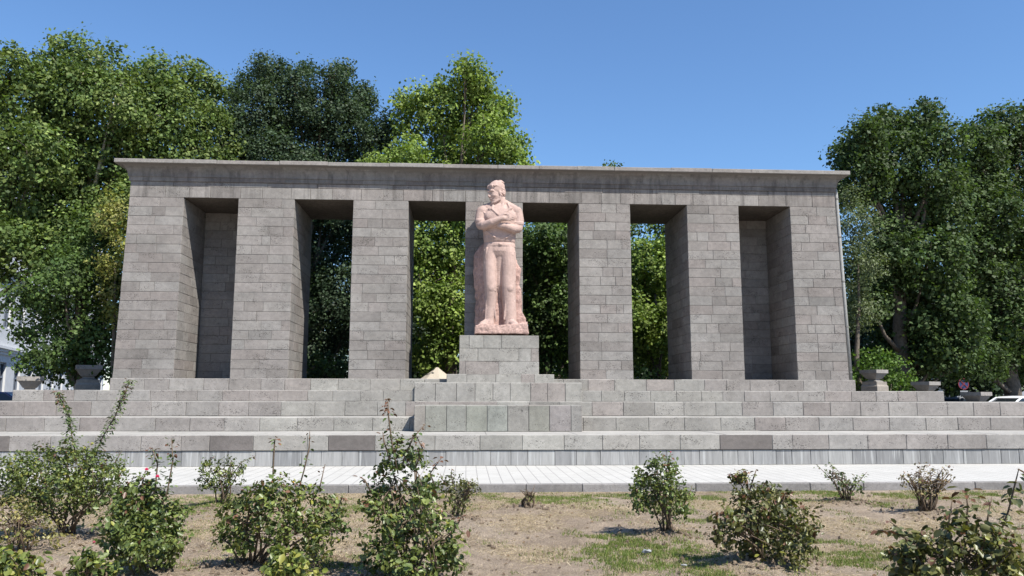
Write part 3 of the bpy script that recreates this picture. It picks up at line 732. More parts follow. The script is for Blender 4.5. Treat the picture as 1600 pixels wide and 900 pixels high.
tree('nearer leafy tree standing in front of white building with low dark branches', 27.8, 150,
     [(150,385,42),(100,440,45),(160,455,42),(75,490,22),(115,505,38),(165,520,32),(90,550,28),(130,565,30),(50,558,15),(170,570,20),(60,470,16),(178,425,22),(30,470,20),(40,520,16),(75,575,18),(190,540,18)], MID, seed=4, leaf=.17, K=8, tr=.3, dy=.6, group='trees beside the left end of the colonnade')
tree('young yellowing tree close against the left end of the wall', 27.2, 188,
     [(178,350,22),(184,400,20),(182,450,22),(180,490,18),(176,320,20),(172,420,18)], [(.16,.17,.04),(.12,.14,.04),(.19,.18,.06)], seed=5, leaf=.15, K=8, tr=.1, dy=.4, clump=.35, group='trees beside the left end of the colonnade')
tree('dark blue-green elm with a ragged top behind left half of the cornice', 33, 470,
     [(425,120,26),(385,135,20),(405,100,12),(365,150,12),(480,108,12),(535,112,14),(568,140,12),(600,190,16),(595,240,18),(465,140,28),(520,130,24),(400,175,38),(450,185,40),(505,180,38),(555,165,26),(545,205,38),(590,215,26),(375,225,30),(430,240,40),(500,245,40),(570,250,34),(360,190,22),(470,300,60),(540,320,50),(500,390,60),(460,450,55),(530,470,55),(490,540,50)],
     DARK, seed=6, leaf=.15, K=11, per=12, clump=.42)
tree('sunlit pale green plane tree rising above centre left of the cornice', 32, 700,
     [(730,112,24),(745,135,26),(700,140,22),(660,155,22),(632,155,14),(690,175,34),(745,175,36),(785,170,22),(640,195,24),(700,215,38),(760,215,38),(795,225,26),(640,240,26),(690,255,36),(750,260,36),(800,250,20),(815,262,16),(700,320,50),(670,380,45),(720,400,45),(660,450,40),(710,480,45),(680,540,42)],
     BRIGHT, seed=7, leaf=.2, K=7.5)
tree('low bright tree with its top just at the cornice left of the pale plane', 30.5, 615,
     [(605,250,20),(640,252,20),(580,262,14),(610,290,36)], BRIGHT, seed=8, leaf=.17, K=7)
tree('dense green tree seen through the opening right of the statue', 31.5, 850,
     [(850,380,42),(890,400,36),(845,440,45),(885,470,40),(850,510,42),(890,540,36),(830,560,36),(870,345,30),(820,400,30)], MID, seed=9, leaf=.2, K=8)
tree('bright maple seen through the second opening right of the statue', 31, 1032,
     [(1005,420,34),(1045,425,30),(1020,465,38),(1000,500,34),(1045,510,34),(1015,545,32),(1050,390,22),(1000,392,16),(985,460,26),(1055,560,24)], BRIGHT, seed=10, leaf=.2, K=8, tr=.2)
tree('tall thin tree whose tip just shows over the cornice right of centre', 36, 975,
     [(957,264,7),(955,300,26),(965,345,26),(1035,355,20),(1050,340,24),(940,400,50),(985,360,14)], PLANE, seed=12, leaf=.18, K=6)
tree('large plane tree beside the right end of the colonnade', 30.5, 1405,
     [(1440,195,34),(1385,205,34),(1345,215,30),(1475,220,30),(1325,240,24),(1400,255,46),(1455,270,46),(1350,275,40),(1420,325,52),(1480,330,40),(1390,390,50),(1450,410,52),(1400,455,48),(1460,480,46),(1415,525,40),(1360,470,30),(1475,545,34),(1440,560,30),(1385,550,28),(1500,500,36),(1330,300,26),(1505,560,30)],
     DEEP, seed=13, leaf=.21, K=8, tr=.32, group='trees beside the right end of the colonnade')
tree('large plane tree cut by the right edge of the picture', 32.5, 1582,
     [(1560,200,34),(1535,225,32),(1600,205,40),(1530,275,40),(1585,275,50),(1545,335,48),(1610,350,55),(1540,405,46),(1595,430,50),(1545,470,44),(1600,510,46),(1545,525,34),(1500,440,34),(1515,480,34),(1580,545,28),(1540,565,30),(1500,540,32),(1600,560,30),(1495,300,30),(1500,380,34)],
     DEEP, seed=14, leaf=.21, K=8, tr=.34, group='trees beside the right end of the colonnade')
tree('small greyish green tree hugging the right corner of the wall', 28, 1340,
     [(1330,310,20),(1345,350,26),(1330,390,24),(1355,410,24),(1335,450,22),(1350,480,24),(1335,500,18),(1325,350,18)], PALE, seed=15, leaf=.12, K=9, tr=.12, dy=.5, clump=.35, group='trees beside the right end of the colonnade')
# far row of park trees that closes the view behind the monument
rs0 = random.Random(3)
far_lab = ['far dark street tree seen low through the leftmost through opening', 'far dark street tree behind the pale green plane', 'far dark street tree behind the tree next to the statue',
           'far dark street tree behind the bright maple', 'far dark street tree behind the right half of the wall', 'far dark street tree beyond the right end of the wall', 'far dark street tree behind the plane at the right edge', 'far dark street tree hidden behind the left half of the wall']
for k, px in enumerate([455, 640, 850, 1010, 1180, 1370, 1530, 330]):
    tree(far_lab[k], 41+rs0.uniform(-1,2), px, [(px-30,520,50),(px+35,510,55),(px,450,55),(px-50,570,45),(px+55,570,45),(px+5,570,50)]+([(px+10,400,40)] if px not in (1010,) else []), DARK, seed=30+k, leaf=.3, K=3.2, per=8, clump=.7, extra=.7, group='far street trees')

def shrub(label, Y, px, lobes, cols, seed, leaf=.12, droop=.0, K=14, name='round_shrub', clump=.22, per=10):
    rs = np.random.RandomState(seed); base = Vector((at(px, 600, Y).x, Y, 0)); t = empty(name, base, label, 'shrub')
    L = [(*at(x, y, Y+(l[0] if l else 0)), r*mpp(Y)) for x, y, r, *l in lobes]
    mb = MB()
    for (x, y, z, r) in L: mb.tube([base, base.lerp(Vector((x,y,z)), .5)+Z_*.2, Vector((x,y,z))], [.07,.04,.015], 6)
    mb.build('stems', M_BARK, t, smooth=True)
    foliage('foliage', rs, L, K, clump, per, leaf, cols, M_LEAF, t, inner=.3, droop=droop, up=.3)
shrub('rounded bright green clipped shrub behind the urn at the right end', 28.1, 1380, [(1360,572,28),(1378,570,24),(1394,586,32),(1350,596,26),(1408,602,24),(1375,602,36)], [(.08,.14,.025),(.062,.115,.022),(.10,.155,.033)], 50, leaf=.11, K=18)
shrub('weeping green shrub seen low in the second opening right of the statue', 28.6, 1010, [(1010,590,26),(995,600,22),(1030,600,20)], BRIGHT, 51, leaf=.1, droop=.5, name='weeping_shrub')
shrub('weeping green shrub low in the opening just right of the statue', 28.4, 877, [(877,592,22),(885,605,18)], BRIGHT, 52, leaf=.1, droop=.5, name='weeping_shrub')
shrub('dark shrub with pale blossoms low in the leftmost through opening', 28.8, 505, [(498,575,24),(520,590,26),(485,595,20)], MID, 53, leaf=.13, name='shrub')

# ------------------------------------------------------------------ rose bushes
RG = [(.075,.105,.035), (.06,.09,.032), (.10,.13,.045), (.05,.075,.028)]
RY = [(.10,.13,.035), (.085,.115,.035), (.07,.10,.032), (.14,.15,.04)]
RD = [(.06,.075,.03), (.075,.08,.032), (.05,.06,.028), (.09,.10,.04)]
def rose(label, px, py, lobes, seed, cols=RG, leaf=.045, K=130, per=7, shoots=(), flowers=(), yellow=.02, red=.04, nst=7, clump=.075, dy=.22, name='rose_bush', lean=0, wid=.72, top=None):
    rs = np.random.RandomState(seed); rr = random.Random(seed)
    b = atz(px, py, 0); Y = b.y; base = Vector((b.x, b.y, float(gheight(np.array([b.x]), np.array([b.y]))[0])))
    t = empty(name, base, label, 'rose bush', 'rose bushes in the flower bed')
    L = []
    for lb in lobes:
        x, y, r = lb[:3]; d = lb[3] if len(lb) > 3 else rr.uniform(-dy, dy)
        v = at(x, y, Y+d); R_ = r*mpp(Y); L.append((v.x, v.y, v.z, R_))
        for k in range(4):
            dd = unit(rs.normal(size=(1,3)))[0]; L.append(tuple(np.array(v)+dd*R_*rs.uniform(.7,1.05))+(R_*rs.uniform(.25,.5),))
    mb = MB(); tips = []
    for k in range(nst):
        l = L[rr.randrange(len(L))]; a = rr.uniform(0, 6.28); o = Vector((math.cos(a), math.sin(a), 0))*rr.uniform(.02, .10)
        e = Vector(l[:3])+Vector((rr.uniform(-1,1), rr.uniform(-1,1), rr.uniform(0,1)))*l[3]*.6
        m_ = (base+o).lerp(e, .5)+Vector((rr.uniform(-.05,.05), rr.uniform(-.05,.05), .05))
        mb.tube([base+o-Z_*.05, (base+o).lerp(m_, .5)+o*.4, m_, m_.lerp(e,.5)+Vector((rr.uniform(-.03,.03),0,.01)), e], [.013,.011,.009,.007,.004], 6)
        for q in range(3):
            s0 = m_.lerp(e, rr.uniform(0, .8)); l2 = L[rr.randrange(len(L))]; e2 = s0.lerp(Vector(l2[:3]), .6)+Vector((rr.uniform(-1,1), rr.uniform(-1,1), rr.uniform(-.3,1)))*.08
            mb.tube([s0, s0.lerp(e2,.5)+Z_*.02, e2], [.006,.005,.003], 5)
    # loose shoots with their own leaves
    SP, SN, ST, SS, SC = [], [], [], [], []
    for sh in shoots:
        pts = [at(x, y, Y+sh[1] if len(sh) > 1 else Y) for x, y in sh[0]]; dense = sh[2] if len(sh) > 2 else 26; lk = sh[3] if len(sh) > 3 else 1.0
        mb.tube(pts, [.007]*(len(pts)-1)+[.003], 5)
        Lh = sum((pts[i+1]-pts[i]).length for i in range(len(pts)-1)); nl = int(dense*Lh*3)
        for q in range(nl):
            u = rr.random()**.85*(len(pts)-1); i = min(int(u), len(pts)-2); p = pts[i].lerp(pts[i+1], u-i)
            d = Vector((rr.gauss(0,1), rr.gauss(0,1), rr.gauss(0,.4))).normalized(); dist = rr.uniform(.01, .075)*lk
            SP.append(p+d*dist-Z_*dist*.2); T = (d+Vector((0,0,-.25))).normalized(); nn = T.cross(Vector((rr.gauss(0,1), rr.gauss(0,1), rr.gauss(0,1)))).normalized()
            nn = (nn*.5+Z_).normalized(); nn = (nn-T*nn.dot(T)).normalized(); SN.append(nn); ST.append(T); SS.append(leaf*.9*rr.uniform(.7,1.2)*lk)
            c = np.array(rr.choice(cols))*rr.uniform(1.0,1.6)
            if u > (len(pts)-1)*.72 and rr.random() < red*8: c = np.array([.15,.075,.045])*rr.uniform(.7,1.3)
            SC.append(c)
    mb.build('stems', M_STEM, t, smooth=True)
    foliage('foliage', rs, L, K*1.75, clump, per, leaf*.92, [(q[0]*1.5, q[1]*1.36, q[2]*1.05) for q in cols], M_ROSE, t, 'leaf', inner=.45, up=.55, width=wid, yellow=yellow, red=red)
    if SP: leaves_mesh('shoot_leaves', np.array(SP), np.array(SN), np.array(ST), np.array(SS), np.array(SC), 'leaf', M_ROSE, t, wid)
    for (x, y, r, c) in flowers:
        v = at(x, y, Y-.12); mb = MB(); R_ = r*mpp(Y)
        for q in range(14):
            a = q*2.4; rad = R_*(.2+.8*q/14); up_ = R_*(.9-.75*q/14); d = Vector((math.cos(a), math.sin(a), 0)); tt = Vector((-math.sin(a), math.cos(a), 0)); w_ = R_*.55
            mb.add([v+d*rad*.2, v+d*rad*.6+tt*w_*.6+Z_*up_*.6, v+d*rad+Z_*up_, v+d*rad*.6-tt*w_*.6+Z_*up_*.6], [(0,1,2,3)], c)
        mb.build('flower', M_ROSE, t)
PINK2 = (.70,.06,.20); RED = (.55,.03,.10); PINK = (.62,.16,.26); YEL = (.75,.55,.05)
rose('largest left rose bush with two long leafy shoots rising above the steps', 105, 842,
     [(95,745,34),(60,735,30),(130,735,32),(30,745,26),(150,755,24),(80,780,34),(120,785,30),(45,775,30),(170,740,20),(100,712,22),(130,715,18),(155,720,16),(60,715,20),(25,735,24),(5,755,24),(95,765,34),(150,770,26),(175,745,22)], 1, leaf=.04, K=75, per=6,
     shoots=[([(120,720),(112,680),(108,650),(97,628),(88,611)],0,150,1.0), ([(150,705),(162,680),(180,650),(192,620),(204,593)],0,150,1.0), ([(165,745),(180,722),(190,705)],0,40)], yellow=.07, nst=12, dy=.35)
rose('rose bush with small dark red blooms on its tall shoots at left', 222, 905,
     [(215,805,36),(250,815,34),(185,815,26),(230,845,36),(265,850,24),(190,850,24),(225,780,26),(200,780,18)], 2, leaf=.046,
     shoots=[([(235,790),(243,760),(246,725),(238,700)],0,50), ([(250,800),(262,765),(270,720),(268,685)],0,45), ([(215,790),(205,765),(195,752)],0,45), ([(225,780),(222,755),(228,735)],0,40)],
     flowers=[(229,735,5,PINK2),(246,746,5.2,PINK2),(191,770,4,PINK2)], yellow=.03, red=.06, nst=9)
rose('small airy rose bush standing by the kerb between the two left bushes', 345, 792,
     [(338,735,17),(330,750,16),(355,728,14),(365,742,16),(345,760,14),(322,730,9)], 3, leaf=.045, K=42, shoots=[([(360,745),(378,722),(400,712)],0,30), ([(335,745),(325,725),(335,712)],0,24), ([(330,760),(315,745),(308,748)],0,24)], nst=8, yellow=.05)
rose('wide rose bush with one yellow bloom and bare upright shoots', 395, 892,
     [(440,775,30),(400,790,28),(475,790,28),(365,810,26),(430,815,32),(490,820,26),(515,800,20),(455,845,28),(350,830,16),(520,825,18),(385,840,20),(410,770,18),(375,850,16),(500,850,20)], 4, leaf=.048, K=58,
     shoots=[([(425,770),(427,730),(429,690),(430,685)],0,14), ([(468,760),(475,735),(483,700),(484,674)],0,16), ([(485,790),(500,760),(508,725)],0,12), ([(520,810),(530,790),(535,775)],0,30)],
     flowers=[(458,755,4,YEL)], yellow=.08, red=.1, nst=12, dy=.3)
rose('tallest rose bush in the middle, reddish tips reaching the plinth line', 640, 915,
     [(620,700,12),(610,730,18),(645,720,16),(600,765,26),(650,765,28),(630,800,36),(675,800,26),(600,830,34),(650,840,38),(695,840,22),(590,870,28),(640,885,36),(690,880,24),(715,855,14),(580,790,18)], 5, leaf=.05, K=58,
     shoots=[([(622,740),(612,690),(607,650),(606,622)],0,30), ([(630,720),(645,685),(665,662)],0,24), ([(610,720),(600,690),(598,675)],0,34), ([(650,730),(660,700),(650,680)],0,34), ([(580,770),(570,750),(562,745)],0,28), ([(690,850),(715,820),(722,805)],0,24), ([(680,760),(672,740),(690,715)],0,24)],
     yellow=.05, red=.13, nst=14, dy=.28)
rose('small dark rose bush just behind the tallest middle bush', 715, 812,
     [(712,765,20),(700,755,14),(728,770,16),(715,785,16),(735,760,9)], 6, leaf=.042, K=48, shoots=[([(708,760),(705,742),(706,732)],0,24), ([(700,760),(690,748),(688,740)],0,24)], cols=RD, nst=7)
rose('dried out twiggy stub of a rose by the kerb', 826, 797, [(826,775,6)], 7, leaf=.03, K=6, per=2, nst=9, cols=RD,
     shoots=[([(826,795),(822,775),(812,765)],0,8,.6), ([(826,795),(830,775),(836,757)],0,8,.6)], name='rose_stub')
rose('dense rounded rose bush on bare stems right of centre with one pink bud', 1042, 838,
     [(1030,745,22),(1005,765,22),(1050,760,24),(1020,780,24),(1060,785,20),(1000,785,16),(1040,795,18),(1035,725,14),(1070,775,12),(1000,745,12),(1050,735,10)], 8, leaf=.045, K=75, per=6,
     shoots=[([(1040,740),(1045,720),(1048,706)],0,40), ([(1068,790),(1078,770),(1082,758)],0,16)], flowers=[(1048,707,2.5,PINK)], nst=10, dy=.25, yellow=.03)
rose('broad dark rose bush with reddish tips, first to the right of the rounded one', 1188, 882,
     [(1160,800,26),(1195,790,24),(1135,815,22),(1225,805,24),(1260,815,20),(1175,830,30),(1215,840,32),(1250,845,26),(1140,840,18),(1190,860,26),(1235,865,22),(1165,770,18),(1200,770,16),(1155,745,10),(1225,780,14),(1120,830,16),(1185,805,26)], 9, leaf=.05, K=58, cols=RD,
     shoots=[([(1165,790),(1160,760),(1148,745),(1142,740)],0,24), ([(1170,780),(1168,755),(1160,732)],0,22), ([(1185,780),(1195,755),(1199,758)],0,24), ([(1215,800),(1225,780),(1228,768)],0,18), ([(1170,770),(1178,745),(1182,733)],0,18)],
     red=.12, yellow=.04, nst=12, dy=.3)
rose('thin sparse rose by the kerb left of the bare brown one', 1322, 786,
     [(1312,745,12),(1325,755,14),(1300,738,8),(1335,765,10)], 10, leaf=.05, K=26, per=4, shoots=[([(1320,780),(1300,750),(1275,725)],0,16), ([(1322,780),(1320,745),(1294,722)],0,14), ([(1325,780),(1340,755),(1355,737)],0,16)], nst=7)
rose('nearly leafless brown twiggy rose bush at right', 1447, 804,
     [(1430,755,18),(1460,750,18),(1445,740,16),(1475,745,12),(1415,745,8),(1450,770,16)], 11, leaf=.038, K=34, per=4, cols=[(.11,.085,.045),(.13,.11,.055),(.08,.075,.035)], nst=20, red=.15,
     shoots=[([(1440,790),(1420,755),(1407,742)],0,16,.8), ([(1450,790),(1475,755),(1486,748)],0,14,.8), ([(1445,785),(1440,750),(1435,735)],0,18,.8), ([(1450,785),(1465,750),(1472,732)],0,20,.8)])
rose('near rose bush with large glossy leaves at the lower right corner', 1490, 960,
     [(1470,850,34),(1500,830,28),(1430,855,26),(1520,860,34),(1555,850,30),(1480,885,40),(1540,890,34),(1410,875,20),(1575,880,24),(1440,890,30)], 12, leaf=.062, K=42, cols=RD,
     shoots=[([(1510,830),(1512,790),(1508,762)],0,18,1.3), ([(1480,830),(1485,800),(1488,780)],0,22,1.2), ([(1560,840),(1575,800),(1585,760),(1592,732)],0,20,1.3), ([(1430,850),(1395,830),(1370,828)],0,24,1.2), ([(1540,830),(1545,800),(1550,775)],0,16,1.2), ([(1420,850),(1405,825),(1390,815)],0,20)],
     red=.08, yellow=.05, nst=14, dy=.25)
rose('yellow-green rose leaves poking up at the bottom left corner', 25, 985, [(20,880,26),(45,890,22),(0,890,26),(30,905,26)], 13, leaf=.06, K=48, cols=RY, yellow=.1, nst=6, dy=.15)
rose('low rose sprouting at lower left with one bright yellow leaf', 142, 965, [(130,880,16),(150,890,18),(120,895,14),(165,895,12)], 14, leaf=.06, K=42, cols=RG, yellow=.1, nst=6, dy=.15, flowers=[(147,848,3.4,PINK)], shoots=[([(135,895),(128,865),(132,852)],0,20)])
rose('low yellow-green rose sprouting below the bush with the yellow bloom', 450, 965, [(430,885,20),(460,880,18),(480,892,18),(445,900,20)], 15, leaf=.062, K=42, cols=RY, yellow=.12, nst=6, dy=.15)
rose('thin brownish rose bush beneath the largest one at far left', 35, 858, [(30,820,28),(60,825,24),(5,810,26),(85,835,18),(20,790,20)], 16, leaf=.036, K=42, cols=[(.12,.12,.05),(.09,.10,.04),(.14,.13,.06)], yellow=.05, nst=12, dy=.3)

# ------------------------------------------------------------------ grass
rs = np.random.RandomState(8)
def blades(name, n, mask, hgt, wid, cols, label=None, lay=.3, seed=1, region=(-11, 12.5, 5.2, 13.8)):
    rs = np.random.RandomState(seed); x = rs.uniform(region[0], region[1], n*6); y = rs.uniform(region[2], region[3], n*6)
    k = (np.abs(x/y) < .72) & (rs.rand(n*6) < mask(x, y)); x = x[k][:n]; y = y[k][:n]; m = len(x); z = gheight(x, y)
    a = rs.uniform(0, 2*np.pi, m); hh = hgt*rs.uniform(.4, 1.4, m); ww = wid*rs.uniform(.6, 1.3, m)
    ln = rs.normal(size=(m, 2))*hh[:, None]*lay
    d = np.stack([np.cos(a), np.sin(a)], 1)*ww[:, None]
    V = np.zeros((m, 3, 3)); V[:, 0] = np.stack([x-d[:,0], y-d[:,1], z-.004], 1); V[:, 1] = np.stack([x+d[:,0], y+d[:,1], z-.004], 1)
    zz = np.maximum(hh*(1 if lay < 1 else .25)*rs.uniform(.6,1,m), .004)
    V[:, 2] = np.stack([x+ln[:,0], y+ln[:,1], z+zz], 1); V = V.reshape(-1, 3)
    me = bpy.data.meshes.new(name); me.vertices.add(len(V)); me.vertices.foreach_set('co', V.ravel().astype(np.float32))
    me.loops.add(len(V)); me.loops.foreach_set('vertex_index', np.arange(len(V)).astype(np.int32)); me.polygons.add(m)
    me.polygons.foreach_set('loop_start', (np.arange(m)*3).astype(np.int32)); me.update(calc_edges=True)
    c = np.array(cols)[rs.randint(len(cols), size=m)]*rs.uniform(.7, 1.3, (m, 1)); cc = np.concatenate([np.repeat(c, 3, 0), np.ones((m*3, 1))], 1)
    ca = me.color_attributes.new('Col', 'FLOAT_COLOR', 'POINT'); ca.data.foreach_set('color', cc.ravel().astype(np.float32)); me.materials.append(M_GRASS)
    o = link(name, me); tag(o, label, 'grass', None, 'stuff'); return o
GP = [(1010,862,95,22,1.0),(960,885,70,16,.9),(1080,892,90,14,.9),(1340,870,75,30,1.0),(960,848,60,12,.7),(1130,890,60,14,.9),(1225,835,40,10,.4),(1570,840,50,22,.6),
      (840,782,80,7,.8),(780,788,50,8,.75),(950,776,70,4,.8),(1060,800,30,16,.5),(1290,775,60,9,.9),(1250,778,35,8,.6),(1400,790,30,8,.6),(1470,775,120,5,.7),(330,785,110,12,.85),(290,795,60,10,.6),(540,790,50,10,.7),
      (300,830,45,22,.5),(700,885,30,16,.5),(560,860,30,20,.4),(1000,777,300,3,.5),(1020,822,50,7,.4),(650,770,100,6,.4),(1110,777,80,4,.6),(520,880,30,16,.5),(740,775,40,5,.5),(1210,770,90,4,.5)]
GW = []
for x, y, rx, ry, s_ in GP:
    c = atz(x, min(y, 905), 0); GW.append((c.x, c.y, rx*mpp(c.y), abs(atz(x, y-ry, 0).y-atz(x, y+ry, 0).y)/2, s_))
def gmask(x, y):
    n1 = vnoise(x, y, 21, 5, 2.3); m = np.zeros_like(x)
    for cx, cy, rx, ry, s_ in GW:
        q = ((x-cx)/rx)**2+((y-cy)/ry)**2; m = np.maximum(m, s_*np.clip(1.6-q, 0, 1)*1.2)
    m = np.maximum(m*np.clip((n1-.42)*5, 0.03, 1)*np.clip((vnoise(x, y, 44, 3, 9.)-.3)*4, .15, 1), np.clip((n1-.62)*3, 0, .12))
    return m
blades('green_grass', 330000, gmask, 0.032, .0048, [(.11,.18,.03),(.14,.20,.04),(.20,.22,.065),(.28,.25,.12),(.08,.13,.025)], 'green grass growing in patches among the roses and along the kerb', seed=3)
blades('dry_grass', 260000, lambda x, y: np.clip(.15+(vnoise(x, y, 31, 5, 1.3)-.45)*3.2, .04, .95), .06, .0046, [(.46,.37,.26),(.38,.30,.21),(.27,.205,.145),(.55,.46,.34)], 'dry straw coloured grass lying over the bare soil of the bed', lay=1.0, seed=4)
# fallen leaves and clods
rs = np.random.RandomState(12); n = 1500
x = rs.uniform(-9, 10, n); y = rs.uniform(5.5, 13.7, n); P_ = np.stack([x, y, gheight(x, y)+.012], 1)
Nn = unit(np.array([0,0,1])+rs.normal(size=(n,3))*.35); T = unit(np.cross(Nn, rs.normal(size=(n,3))))
lf = leaves_mesh('fallen_leaves', P_, Nn, T, rs.uniform(.02,.05,n), np.array([(.16,.10,.05),(.22,.15,.08),(.11,.075,.045),(.28,.22,.12)])[rs.randint(4,size=n)], 'leaf', M_ROSE)
tag(lf, 'brown fallen leaves scattered over the flower bed soil', 'fallen leaves', None, 'stuff')
mb = MB(); rr = random.Random(6)
for k in range(1600):
    b = rr.choice(BBW) if k % 3 else Vector((rr.uniform(-8,9), rr.uniform(6,13.5), 0)); sg = .28 if k % 3 else .0
    x = b.x+rr.gauss(0, sg); y = min(13.7, b.y+rr.gauss(0, sg)); r = rr.uniform(.006, .03); z = float(gheight(np.array([x]), np.array([y]))[0])
    bm = bmesh.new(); bmesh.ops.create_icosphere(bm, subdivisions=1, radius=r, matrix=Matrix.Translation((x, y, z+r*.3)))
    for v in bm.verts: v.co += Vector((rr.uniform(-1,1), rr.uniform(-1,1), rr.uniform(-1,1)))*r*.3
    k_ = rr.uniform(.6, 1.1); mb.addbm(bm, (.9*k_, .85*k_, .8*k_))
tag(mb.build('soil_clods', M_SOIL), 'crumbly clods of brown soil dug up around the rose stems', 'soil', None, 'stuff')
# crumpled white litter on the grass
def litter(px, py, r, label, seed):
    c = atz(px, py, 0); rr = random.Random(seed); bm = bmesh.new(); bmesh.ops.create_icosphere(bm, subdivisions=2, radius=r, matrix=Matrix.Translation((c.x, c.y, .03)) @ Matrix.Diagonal((1.3,.8,.5,1)))
    for v in bm.verts: v.co += Vector((rr.uniform(-1,1), rr.uniform(-1,1), rr.uniform(-.6,.6)))*r*.28
    mb = MB(); mb.addbm(bm); tag(mb.build('crumpled_paper', simple('paper', (.25,.26,.26), .5, 0, 20, .05)), label, 'litter')
litter(1011, 866, .04, 'crumpled white plastic scrap on the ground left of the dark rose bush', 1)
litter(1069, 888, .022, 'small pale paper scrap in the grass in front of the rounded rose', 2)

# ------------------------------------------------------------------ urns
def urn(name_label, px, ytop, Y, wpx, zb, group, pier=None):
    v = at(px, ytop, Y); x, zt = v.x, v.z; R_ = wpx/2*mpp(Y); t = empty('stone_urn', (x, Y, zb), name_label, 'urn', group)
    rot = RAD(28)
    def sq(r, z, n=4): return [(x+r*1.41*math.cos(rot+math.pi/4+k*math.pi/2), Y+r*1.41*math.sin(rot+math.pi/4+k*math.pi/2), z) for k in range(4)]
    k = R_/1.28; c = (.25,.232,.215,.7)
    mb = MB(); mb.loft([sq(k*.42, zt-k*.98), sq(k*.55, zt-k*.92), sq(k*.92, zt-k*.38), sq(k, zt-k*.36), sq(k*1.0, zt), sq(k*.84, zt), sq(k*.78, zt-k*.25)], c); mb.build('bowl', M_STONE, t)
    mb = MB(); mb.loft([sq(k*.62, zt-k*1.24), sq(k*.62, zt-k*1.16), sq(k*.42, zt-k*1.1), sq(k*.42, zt-k*.98)], c); mb.build('foot', M_STONE, t)
    mb = MB(); rng = random.Random(int(px)); z = zt-k*1.243
    mb.loft([sq(k*.95, zb), sq(k*.95, z-.16), sq(k*.85, z-.10), sq(k*.85, z)], (.26,.23,.20,.8)); mb.build('pedestal', M_STONE, t)
gr = 'stone urns on the right terrace'
urn('square stone urn nearest the right end of the colonnade, in front of the round shrub', 1365, 578, 27.2, 39, .0, gr)
urn('middle stone urn of the three at right, its rim level with the plinth', 1446, 596.5, 27.2, 40, .0, gr)
urn('lowest stone urn at right, in front of the white car', 1525, 612.5, 27.2, 42, .0, gr)
gl = 'stone urns on the left terrace'
urn('square stone urn close to the left end of the colonnade under the dark branches', 139, 571, 27.2, 45, .0, gl)
urn('lower stone urn at far left before the white building', 48, 588.5, 27.2, 45, .0, gl)

# ------------------------------------------------------------------ parasol, sign, cars
v = at(683, 574, 31); px_ = v.x; zt = v.z
um = empty('parasol', (px_, 31, 0), 'cream canvas parasol behind the opening left of the statue', 'parasol')
mb = MB(); n = 8; r_ = .72
ring = lambda r, z: [(px_+r*math.cos(2*math.pi*k/n+.2), 31+r*math.sin(2*math.pi*k/n+.2), z-(0 if k % 2 else .02)) for k in range(n)]
mb.loft([ring(r_, zt-.58), ring(r_, zt-.48), ring(r_*.45, zt-.2), ring(.05, zt)], (.7,.62,.5)); mb.build('canopy', simple('cream_canvas', (.36,.32,.27), .8), um)
mb = MB(); mb.tube([(px_, 31, 0), (px_, 31, zt)], .03, 8); mb.build('pole', simple('pole_metal', (.5,.5,.5), .5), um)

v = at(1505, 600, 38); sg = empty('no_stopping_sign', (v.x, 38, 0), 'round blue no-stopping sign with red ring and cross on a grey pole', 'sign')
M_B = simple('sign_blue', (.02,.035,.12), .4, var=.02); M_R = simple('sign_red', (.16,.025,.035), .4, var=.02); M_G = simple('sign_grey', (.4,.4,.4), .5); M_W = simple('sign_white', (.25,.26,.28), .5, var=.02)  # blue and red toned down to stand in for tree shade on the sign
mb = MB(); mb.tube([(v.x, 38.03, 0), (v.x, 38.03, v.z+.2)], .03, 8); mb.build('pole', M_G, sg)
def disc(mb, r0, r1, y, n=32):
    A = [(v.x+r1*math.cos(2*math.pi*k/n), y, v.z+r1*math.sin(2*math.pi*k/n)) for k in range(n)]; Bk = [(p[0], y+.012, p[2]) for p in A]
    if r0 == 0: mb.loft([A, Bk])
    else:
        I_ = [(v.x+r0*math.cos(2*math.pi*k/n), y, v.z+r0*math.sin(2*math.pi*k/n)) for k in range(n)]; I2 = [(p[0], y+.012, p[2]) for p in I_]
        mb.loft([I_, A, Bk, I2, I_], caps=False)
R0 = 9*mpp(38); mb = MB(); disc(mb, 0, R0*.86, 37.97); mb.build('disc', M_B, sg)
mb = MB(); disc(mb, R0*.82, R0, 37.965); 
for sgn in (-1, 1):
    a = Vector((math.cos(sgn*math.pi/4), 0, math.sin(sgn*math.pi/4))); b_ = Vector((-a.z, 0, a.x)); c0 = Vector((v.x, 37.955+.003*sgn, v.z))
    q = [c0+a*R0*.84+b_*.025, c0+a*R0*.84-b_*.025, c0-a*R0*.84-b_*.025, c0-a*R0*.84+b_*.025]; mb.loft([q, [p+Y_*.008 for p in q]])
mb.build('ring_and_cross', M_R, sg)
mb = MB(); z = at(1505, 613, 38).z; mb.cbox((v.x-.2, 37.97, z-.08), (v.x+.2, 37.985, z+.08), .004); mb.build('plate', M_W, sg)

